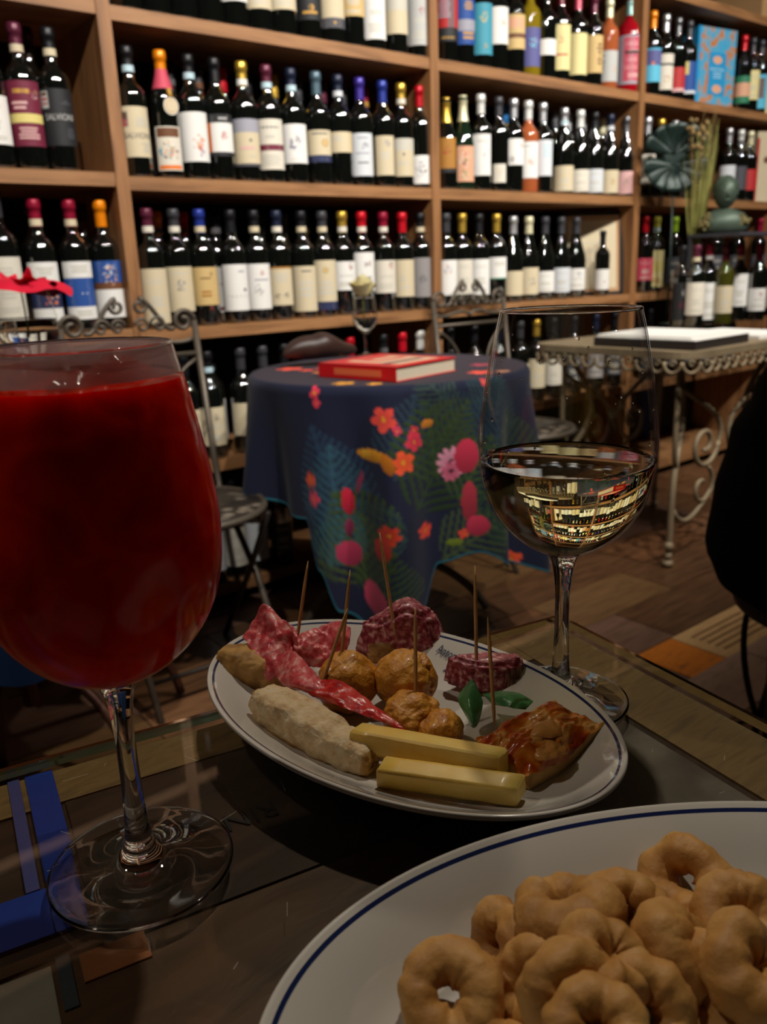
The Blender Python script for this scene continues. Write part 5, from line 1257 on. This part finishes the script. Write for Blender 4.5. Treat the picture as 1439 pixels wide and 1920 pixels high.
# crack in the second ball
for v in b2.data.vertices:
    d = v.co; k = abs(d.x-.0065-.0016*sin(d.z*900))
    if k < .0009 and d.z > -.006 and d.y < .012: v.co *= .88
# wedges of salami
def prism(name, pts, z0, z1, mt, ms, label, cat, rot=None, loc=(0, 0, 0), sub=3, amp=.0008, seed=0, bev=.0018, scl=160, top_scale=1.0, extra_mat=None):
    bm = bmesh.new(); n = len(pts)
    c_ = Vector((sum(p[0] for p in pts)/n, sum(p[1] for p in pts)/n))
    lo = [bm.verts.new((p[0], p[1], z0)) for p in pts]; hi = [bm.verts.new((c_.x+(p[0]-c_.x)*top_scale, c_.y+(p[1]-c_.y)*top_scale, z1)) for p in pts]
    fb = bm.faces.new(lo[::-1]); ft = bm.faces.new(hi); ft.material_index = 0; fb.material_index = 0
    for i in range(n):
        f = bm.faces.new((lo[i], lo[(i+1) % n], hi[(i+1) % n], hi[i])); f.material_index = 1 if (extra_mat is None or i in extra_mat) else 0
    bmesh.ops.recalc_face_normals(bm, faces=bm.faces)
    bmesh.ops.bevel(bm, geom=bm.edges[:], offset=bev, segments=2, affect='EDGES')
    for _ in range(sub): bmesh.ops.subdivide_edges(bm, edges=[e for e in bm.edges if e.calc_length() > .0022], cuts=1, use_grid_fill=True)
    bmesh.ops.triangulate(bm, faces=bm.faces[:])
    bm.normal_update()
    for v in bm.verts: v.co += v.normal*amp*noise.fractal(v.co*scl+Vector((seed, seed, seed)), 1, 2, 4)
    me = bpy.data.meshes.new(name); bm.to_mesh(me); bm.free(); me.materials.append(M[mt]); me.materials.append(M[ms]); me.polygons.foreach_set('use_smooth', [True]*len(me.polygons))
    o = mesh_obj(name, me); o.location = loc
    if rot: o.rotation_euler = rot
    return tag(o, label, cat)
view_r = Vector((R_.x, R_.y, 0)).normalized(); view_f = Vector((_f.x, _f.y, 0)).normalized(); VA = atan2(view_r.y, view_r.x)
def frame_at(o, c, e=(0, 0, 0)):
    o.location = c; o.rotation_euler = (e[0], e[1], VA+e[2])
# A: thick wedge, point at the left, pale cut face towards the top
wA = prism('salami_wedge', [(-.030, -.002), (-.012, -.013), (.024, -.012), (.031, .004), (.016, .017), (-.010, .012)], 0, .022, 'salami_face', 'salami_face', 'larger salami wedge at the back with a tall pick through it', 'salami', seed=1, bev=.003, top_scale=.72, amp=.0006)
cA = centre(750, 1212, ZP+.008); frame_at(wA, (cA.x, cA.y, ZP+.006), (0, radians(-4), 0)); wA.scale = (1.16, 1.16, 1.16); wA['group'] = 'salami wedges on the platter'
for v in wA.data.vertices:
    v.co.z += .007*math.exp(-((v.co.x-.006)/.010)**2)*(v.co.z/.022)
wB = prism('salami_wedge', [(-.027, .002), (-.006, -.009), (.022, -.007), (.027, .004), (.024, .012), (.0, .012)], 0, .020, 'salami_face', 'salami_face', 'smaller salami wedge with grey rind behind the basil leaf', 'salami', seed=5, bev=.0025, top_scale=.9, extra_mat=[2], amp=.0006)
wB.data.materials[1] = M['salami_rind']; wB['group'] = 'salami wedges on the platter'
for p in wB.data.polygons:
    if p.center.x > .014 and p.center.z < .0165: p.material_index = 1
cB = centre(905, 1278, ZP+.008); frame_at(wB, (cB.x, cB.y, ZP+.004), (0, radians(3), radians(-6)))
# bread
def bread(name, label, c, L, W_, H, rz, ry=0, seed=0, mat_='bread_crumb'):
    b = MB()
    def f(s, q):
        a = 2*pi*s; th = pi*q
        k = .55
        x = -cos(th); rr = max(0, sin(th))**.42
        cy, cz = cos(a), sin(a); cy = math.copysign(abs(cy)**k, cy); cz = math.copysign(abs(cz)**.75, cz)
        return (x*L/2, cy*rr*W_/2*(1-.15*x), cz*rr*H/2*(1-.1*x))
    b.grid(f, 64, 60, mat_, wrap=True)
    b.f = [x[::-1] for x in b.f]
    o = b.build(name)
    i2 = len(o.data.materials); o.data.materials.append(M['bread_crust'])
    for p in o.data.polygons:
        if p.center.z < -.22*H or abs(p.center.x) > .47*L: p.material_index = 1
    noisy(o, .0016, 120, seed); noisy(o, .0005, 500, seed)
    o.location = c; o.rotation_euler = (0, ry, rz); return tag(o, label, 'bread', 'bread pieces on the platter')
p1, p2 = onz(495, 1318, ZP+.012), onz(690, 1425, ZP+.008)
bread('bread_slice', 'long white bread slice lying at the front left of the platter', (p1+p2)/2+Vector((0, 0, .0)), (p2-p1).length*1.10, .025, .024, atan2(p2.y-p1.y, p2.x-p1.x), radians(4), 3)
p1, p2 = onz(422, 1240, ZP+.012), onz(530, 1268, ZP+.010)
o = bread('bread_slice', 'crusty bread piece at the left end under the folded pink slice', (p1+p2)/2, (p2-p1).length*1.15, .025, .026, atan2(p2.y-p1.y, p2.x-p1.x), 0, 7, 'bread_crust')
p1 = onz(725, 1215, ZP+.008)
bread('bread_slice', 'small toasted bread piece tucked behind the fried balls', p1, .026, .02, .02, .4, 0, 9, 'bread_crust')
# cured meat slices: draped sheets through control points given as (pixel x, pixel y, height)
def sheet(name, ctrl, m, label, seed=0, n=44, amp=.0012, th=.0012):
    C_ = [[onz(x, y, ZP+h) for (x, y, h) in row] for row in ctrl]; R0 = len(C_); K0 = len(C_[0])
    def cr(p, u):
        return .5*((2*p[1])+(-p[0]+p[2])*u+(2*p[0]-5*p[1]+4*p[2]-p[3])*u*u+(-p[0]+3*p[1]-3*p[2]+p[3])*u**3)
    def row_at(row, u):
        x = u*(len(row)-1); i = min(int(x), len(row)-2); g = lambda k: row[min(max(k, 0), len(row)-1)]
        return cr([g(i-1), g(i), g(i+1), g(i+2)], x-i)
    def f(u, v):
        col_ = [row_at(r, u) for r in C_]; p = row_at(col_, v)
        e = min(u, 1-u, v, 1-v)
        return p+Vector((0, 0, amp*.8*noise.fractal(p*210+Vector((seed, 0, 0)), 1, 2, 3)))+Vector((amp*.5*noise.noise(p*110), amp*.5*noise.noise(p*110+Vector((9, 9, 9))), 0))
    o = MB().grid(f, n, n, m).build(name); md = o.modifiers.new('s', 'SOLIDIFY'); md.thickness = th; md.offset = 0
    return tag(o, label, 'cured meat', 'slices of cured meat on the platter')
sheet('cured_meat_slice', [[(455, 1195, .026), (480, 1160, .036), (497, 1134, .046), (530, 1160, .040), (556, 1180, .034)],
                          [(470, 1215, .024), (500, 1190, .032), (520, 1180, .037), (545, 1185, .033), (560, 1205, .028)],
                          [(480, 1240, .020), (510, 1225, .026), (530, 1215, .027), (545, 1215, .024), (556, 1222, .02)],
                          [(505, 1275, .012), (525, 1262, .018), (540, 1250, .019), (552, 1245, .017), (562, 1250, .012)]], 'cured_slice',
      'folded pink cured slice standing up over the left bread piece', 1, amp=.002)
sheet('cured_meat_slice', [[(548, 1200, .026), (580, 1182, .030), (612, 1172, .031), (640, 1165, .034), (657, 1178, .034)],
                          [(552, 1215, .025), (580, 1200, .027), (610, 1195, .026), (638, 1192, .030), (656, 1200, .03)],
                          [(562, 1235, .018), (588, 1225, .020), (612, 1220, .02), (634, 1215, .022), (650, 1222, .02)],
                          [(575, 1250, .01), (594, 1250, .012), (612, 1250, .012), (630, 1246, .014), (643, 1240, .012)]], 'cured_slice',
      'folded pink cured slice pierced by a pick behind the first fried ball', 4, amp=.0018)
sheet('cured_meat_slice', [[(517, 1240, .022), (545, 1220, .030), (570, 1240, .030), (600, 1272, .028)],
                          [(520, 1265, .018), (548, 1255, .027), (575, 1262, .028), (605, 1280, .027)],
                          [(530, 1282, .018), (560, 1285, .025), (590, 1285, .027), (618, 1285, .026)],
                          [(560, 1290, .018), (585, 1300, .022), (610, 1298, .024), (640, 1296, .024)]], 'cured_slice',
      'curled pink end of a cured slice resting on the long bread slice', 7, amp=.001)
sheet('cured_meat_slice', [[(568, 1288, .023), (620, 1275, .028), (660, 1290, .026), (705, 1325, .022), (758, 1366, .016)],
                          [(580, 1300, .023), (625, 1300, .026), (665, 1312, .025), (710, 1340, .021), (760, 1370, .015)],
                          [(600, 1310, .019), (640, 1325, .022), (680, 1340, .021), (720, 1355, .018), (762, 1374, .014)]], 'cured_slice_red',
      'bright red cured strip running down to the cheese sticks', 11, amp=.0012, n=36)
# cheese sticks
def stick(q0, q1, z0, w_, h_, label, seed):
    a_, c_ = onz(q0[0], q0[1], z0), onz(q1[0], q1[1], z0); L = (c_-a_).length
    o = prism('cheese_stick', [(-L/2, -w_/2), (L/2-.003, -w_/2), (L/2, w_/2), (-L/2+.002, w_/2)], 0, h_, 'cheese', 'cheese', label, 'cheese', seed=seed, amp=.0004, bev=.0008, top_scale=.985, scl=90)
    o.location = (a_+c_)/2-Vector((0, 0, 0)); o.rotation_euler = (0, 0, atan2(c_.y-a_.y, c_.x-a_.x)); o['group'] = 'cheese sticks at the front of the platter'; return o
o1 = stick((662, 1402), (950, 1455), ZP+.0085, .013, .0125, 'upper pale yellow cheese stick leaning against the pizza square', 1); o1.rotation_euler[0] = radians(-8)
o2 = stick((712, 1462), (985, 1500), ZP+.0035, .012, .0115, 'lower pale yellow cheese stick lying on the front rim', 2); o2.rotation_euler[0] = radians(10)
# pizza square
W2_ = [onz(893, 1378, ZP+.020), onz(1040, 1305, ZP+.024), onz(1137, 1358, ZP+.017), onz(992, 1455, ZP+.010)]
b = MB()
def pz(u, v, top=True):
    p = (W2_[0].lerp(W2_[1], v)).lerp(W2_[3].lerp(W2_[2], v), u)
    h = .0042*sin(pi*min(1, max(0, u)))*sin(pi*min(1, max(0, v)))+.0042*noise.fractal(Vector((u*3.2, v*3.2, 2.2)), 1, 2, 3)+.0012*noise.noise(Vector((u*14, v*14, 1)))
    e = min(u, 1-u, v, 1-v)*8; e = min(1, e)
    return Vector((p.x, p.y, p.z+h+(e-1)*.0025)) if top else Vector((p.x, p.y, max(ZP+.001, p.z-.012)))
b.grid(lambda u, v: pz(u, v), 60, 60, 'pizza_top')
ed = [(i/60, 0) for i in range(60)]+[(1, i/60) for i in range(60)]+[(1-i/60, 1) for i in range(60)]+[(0, 1-i/60) for i in range(60)]
vs = [pz(u, v) for u, v in ed]+[pz(u, v).lerp(pz(u, v, False), .5)+Vector((0, 0, 0)) for u, v in ed]+[pz(u*.94+.03, v*.94+.03, False) for u, v in ed]; n = len(ed)
b.add(vs, [(j*n+i, (j+1)*n+i, (j+1)*n+(i+1) % n, j*n+(i+1) % n) for j in (0, 1) for i in range(n)]+[tuple(2*n+i for i in range(n))], 'bread_crust')
o = b.build('pizza_square'); tag(o, 'browned tomato and cheese pizza square at the right end of the platter', 'pizza')
mz = MB()
plain('melted_cheese', '#c98c44', .3, coat=.3, bump=.3, bscale=150, var=.25, vscale=60, sss=.2)
for (u, v, r, s_) in ((.55, .55, .009, 1), (.86, .35, .008, 2), (.3, .75, .005, 3), (.62, .3, .005, 4)):
    p = pz(u, v); mz.ico(p-Vector((0, 0, .0016)), r, 'melted_cheese', 4, disp=.0022, dsc=140, sc=(1.4, .9, .34), seed=s_)
q = mz.build('melted_cheese', o)
# basil
def bleaf(pts, label):
    o = sheet('basil_leaf', pts, 'basil', label, 3, n=18, amp=.0005, th=.0005); o['category'] = 'leaf'; o['group'] = 'basil leaves on the platter'; return o
bleaf([[(886, 1272, .027), (893, 1285, .026), (898, 1297, .024)], [(860, 1308, .020), (880, 1308, .024), (906, 1318, .020)], [(876, 1345, .014), (888, 1352, .016), (900, 1345, .014)], [(885, 1362, .01), (890, 1364, .01), (895, 1360, .01)]], 'glossy green basil leaf standing up behind the smallest fried ball')
bleaf([[(905, 1302, .014), (940, 1296, .019), (975, 1300, .020), (1000, 1316, .018)], [(915, 1312, .014), (940, 1308, .019), (970, 1312, .020), (992, 1324, .017)], [(925, 1322, .012), (945, 1324, .016), (965, 1328, .017), (985, 1330, .015)]], 'dark green basil leaf lying between salami and pizza square')
# toothpicks
def pick(top, bot, zb_, L, label):
    """a pick whose lower end sits in the food at the sight line of bot, rising along the sight line of top"""
    b0 = onz(bot[0], bot[1], zb_); d = ray(*top); 
    # the point of the top sight line at the distance of the base
    k = (b0-CAM).dot(_f)/d.dot(_f); t1 = CAM+d*k*1.0
    v = (t1-b0); 
    p0 = b0-v.normalized()*.008; n_ = 10; P = [p0.lerp(t1, i/n_) for i in range(n_+1)]
    o = MB().tube(P, [.0006, .00105]+[.0011]*6+[.0010, .0007, .00015], 'toothpick', 8).build('toothpick')
    return tag(o, label, 'toothpick', 'toothpicks in the snacks')
pick((578, 1052), (559, 1188), ZP+.028, 0, 'toothpick with reddish foot in the folded pink slices')
pick((657, 1068), (640, 1240), ZP+.030, 0, 'tall toothpick in the top of the first fried ball')
pick((652, 1140), (607, 1275), ZP+.026, 0, 'slanting toothpick through the curled cured slice')
pick((712, 998), (738, 1168), ZP+.030, 0, 'tallest toothpick, in the larger salami wedge')
pick((779, 1138), (780, 1300), ZP+.025, 0, 'upright toothpick in the crumbly fried ball')
pick((891, 1060), (894, 1250), ZP+.020, 0, 'upright toothpick in the smaller salami wedge')
pick((915, 1156), (926, 1330), ZP+.019, 0, 'toothpick behind the pizza square beside the basil')

# ---------------------------------------------------------------- ring crackers
ramp_mat('tarallo', [(.3, '#9c6a2a'), (.5, '#bd8844'), (.7, '#cf9f5a')], (1, 1, 1), 45, 8, .6, .9, .0016, bscale=110, sss=.05)
ZQ = .754
def tarallo(c, R, r, nrm, spin, seed, label, squash=1, gap=0, var=.3):
    r *= 1.22; R *= .97
    b = MB(); nu, nv = 64, 24
    nrm = Vector(nrm).normalized(); q = nrm.to_track_quat('Z', 'Y').to_matrix()
    def f(s, v):
        a = 2*pi*s*(1 if not gap else 1)+spin; p = 2*pi*v
        rr = r*(1+var*noise.noise(Vector((cos(a)*1.6+seed*3, sin(a)*1.6, seed)))); 
        sm = max(0, 1-abs(((a-spin-.2+pi) % (2*pi))-pi)/.22); rr *= 1+.10*sm if True else 1
        if gap: rr *= 1-.35*max(0, 1-abs(((a-spin+pi) % (2*pi))-pi)/.5)
        RR = R*(1+.08*noise.noise(Vector((cos(a)+seed, sin(a), 4))))
        x = (RR+rr*cos(p))*cos(a); y = (RR+rr*cos(p))*sin(a)*squash; z = rr*sin(p)*1.12+.0016*sin(a*2+seed)
        w_ = Vector((x, y, z)); w_ += w_.normalized()*.0011*noise.fractal(w_*170+Vector((seed, 0, 0)), 1, 2, 3)
        return q @ w_
    # overlap seam of the dough
    vs = [f(i/nu, j/nv) for i in range(nu) for j in range(nv)]
    fs = [(i*nv+j, ((i+1) % nu)*nv+j, ((i+1) % nu)*nv+(j+1) % nv, i*nv+(j+1) % nv) for i in range(nu) for j in range(nv)]
    b.add(vs, fs, 'tarallo')
    d = q @ Vector((R*cos(spin+.2)*1.0, R*sin(spin+.2)*squash, 0)); b.ico(d+q @ Vector((0, 0, r*.25)), r*.98, 'tarallo', 3, disp=.0006, dsc=200, sc=(1, 1, .9), seed=seed)
    o = b.build('ring_cracker'); o.location = c; return tag(o, label, 'cracker', 'ring crackers heaped on the near plate')
toc = -ray(1000, 1750).normalized()          # roughly towards the seated guest
vr = view_r; vf = view_f; Z_ = Vector((0, 0, 1))
T = [ # px, py, height above plate, R, r, normal in (right, towards guest, up), spin, label
 (845, 1868, .014, .0115, .0062, (-.1, .55, .8), .6, 'ring cracker with round hole at the left end of the heap'),
 (943, 1775, .011, .0105, .0055, (-.9, .2, .35), 2.2, 'rough-baked cracker standing on edge at the back left'),
 (1062, 1712, .026, .0125, .0072, (-.1, -.35, .9), 4.0, 'broad cracker seen from its side, topmost at the back left'),
 (1170, 1725, .020, .0118, .0056, (-.25, .75, .6), .9, 'open ring cracker facing the viewer behind the middle of the heap'),
 (1288, 1660, .012, .0120, .0064, (-.45, .6, .6), 3.3, 'darker ring cracker highest up at the back of the heap'),
 (1388, 1722, .022, .0105, .0062, (.1, .45, .9), 1.0, 'smooth ring cracker with its hole up at the right edge'),
 (1135, 1808, .030, .0090, .0066, (.3, .2, .9), 5.0, 'short smooth cracker lying across the middle of the heap'),
 (1268, 1790, .024, .0105, .0066, (.85, .15, .4), 1.5, 'oval cracker on its edge between the middle and the right'),
 (1008, 1850, .016, .0105, .0060, (-.6, .35, .6), .4, 'pale cracker half hidden right of the leftmost ring'),
 (1075, 1872, .028, .0110, .0056, (.1, .75, .6), 2.6, 'knotted cracker at the front centre of the heap'),
 (1335, 1862, .020, .0125, .0058, (-.35, .65, .6), 5.4, 'open ring cracker with shadowed hole at the front right'),
 (1415, 1822, .030, .0110, .0066, (.4, .3, .8), 3.6, 'lumpy cracker lying on top at the right photo edge'),
 (1205, 1902, .022, .0118, .0058, (.2, .55, .8), 1.9, 'cracker at the bottom photo edge in the centre'),
 (1120, 1935, .030, .0100, .0055, (-.2, .5, .8), .3, 'cracker cut by the bottom photo edge, front left of centre'),
 (1240, 1730, .009, .0110, .0060, (.1, .2, 1), 2.2, 'low cracker glimpsed beneath the back of the heap'),
 (1130, 1790, .010, .0115, .0062, (0, .1, 1), 1.1, 'low cracker glimpsed beneath the middle of the heap'),
 (1340, 1800, .010, .0115, .0062, (.1, .1, 1), 4.1, 'low cracker glimpsed beneath the right of the heap'),
 (1050, 1800, .009, .0110, .0060, (.1, .1, 1), 3.0, 'low cracker glimpsed beneath the broad one'),
 (1430, 1760, .010, .0110, .0060, (.1, .1, 1), 3.0, 'low cracker beneath the smooth ring at the right edge'),
 (950, 1900, .009, .0110, .0058, (0, .1, 1), 2.0, 'low cracker at the lower left of the heap'),
 (1420, 1905, .014, .0115, .0060, (0, .3, 1), 2.0, 'cracker in the lower right corner of the photo'),
]
for k, (px, py, h, R, r, nn, sp, lab) in enumerate(T):
    nv_ = vr*nn[0]-vf*nn[1]+Z_*nn[2]
    tarallo(onz(px, py, ZQ+h), R, r, nv_, sp, k+1, lab)
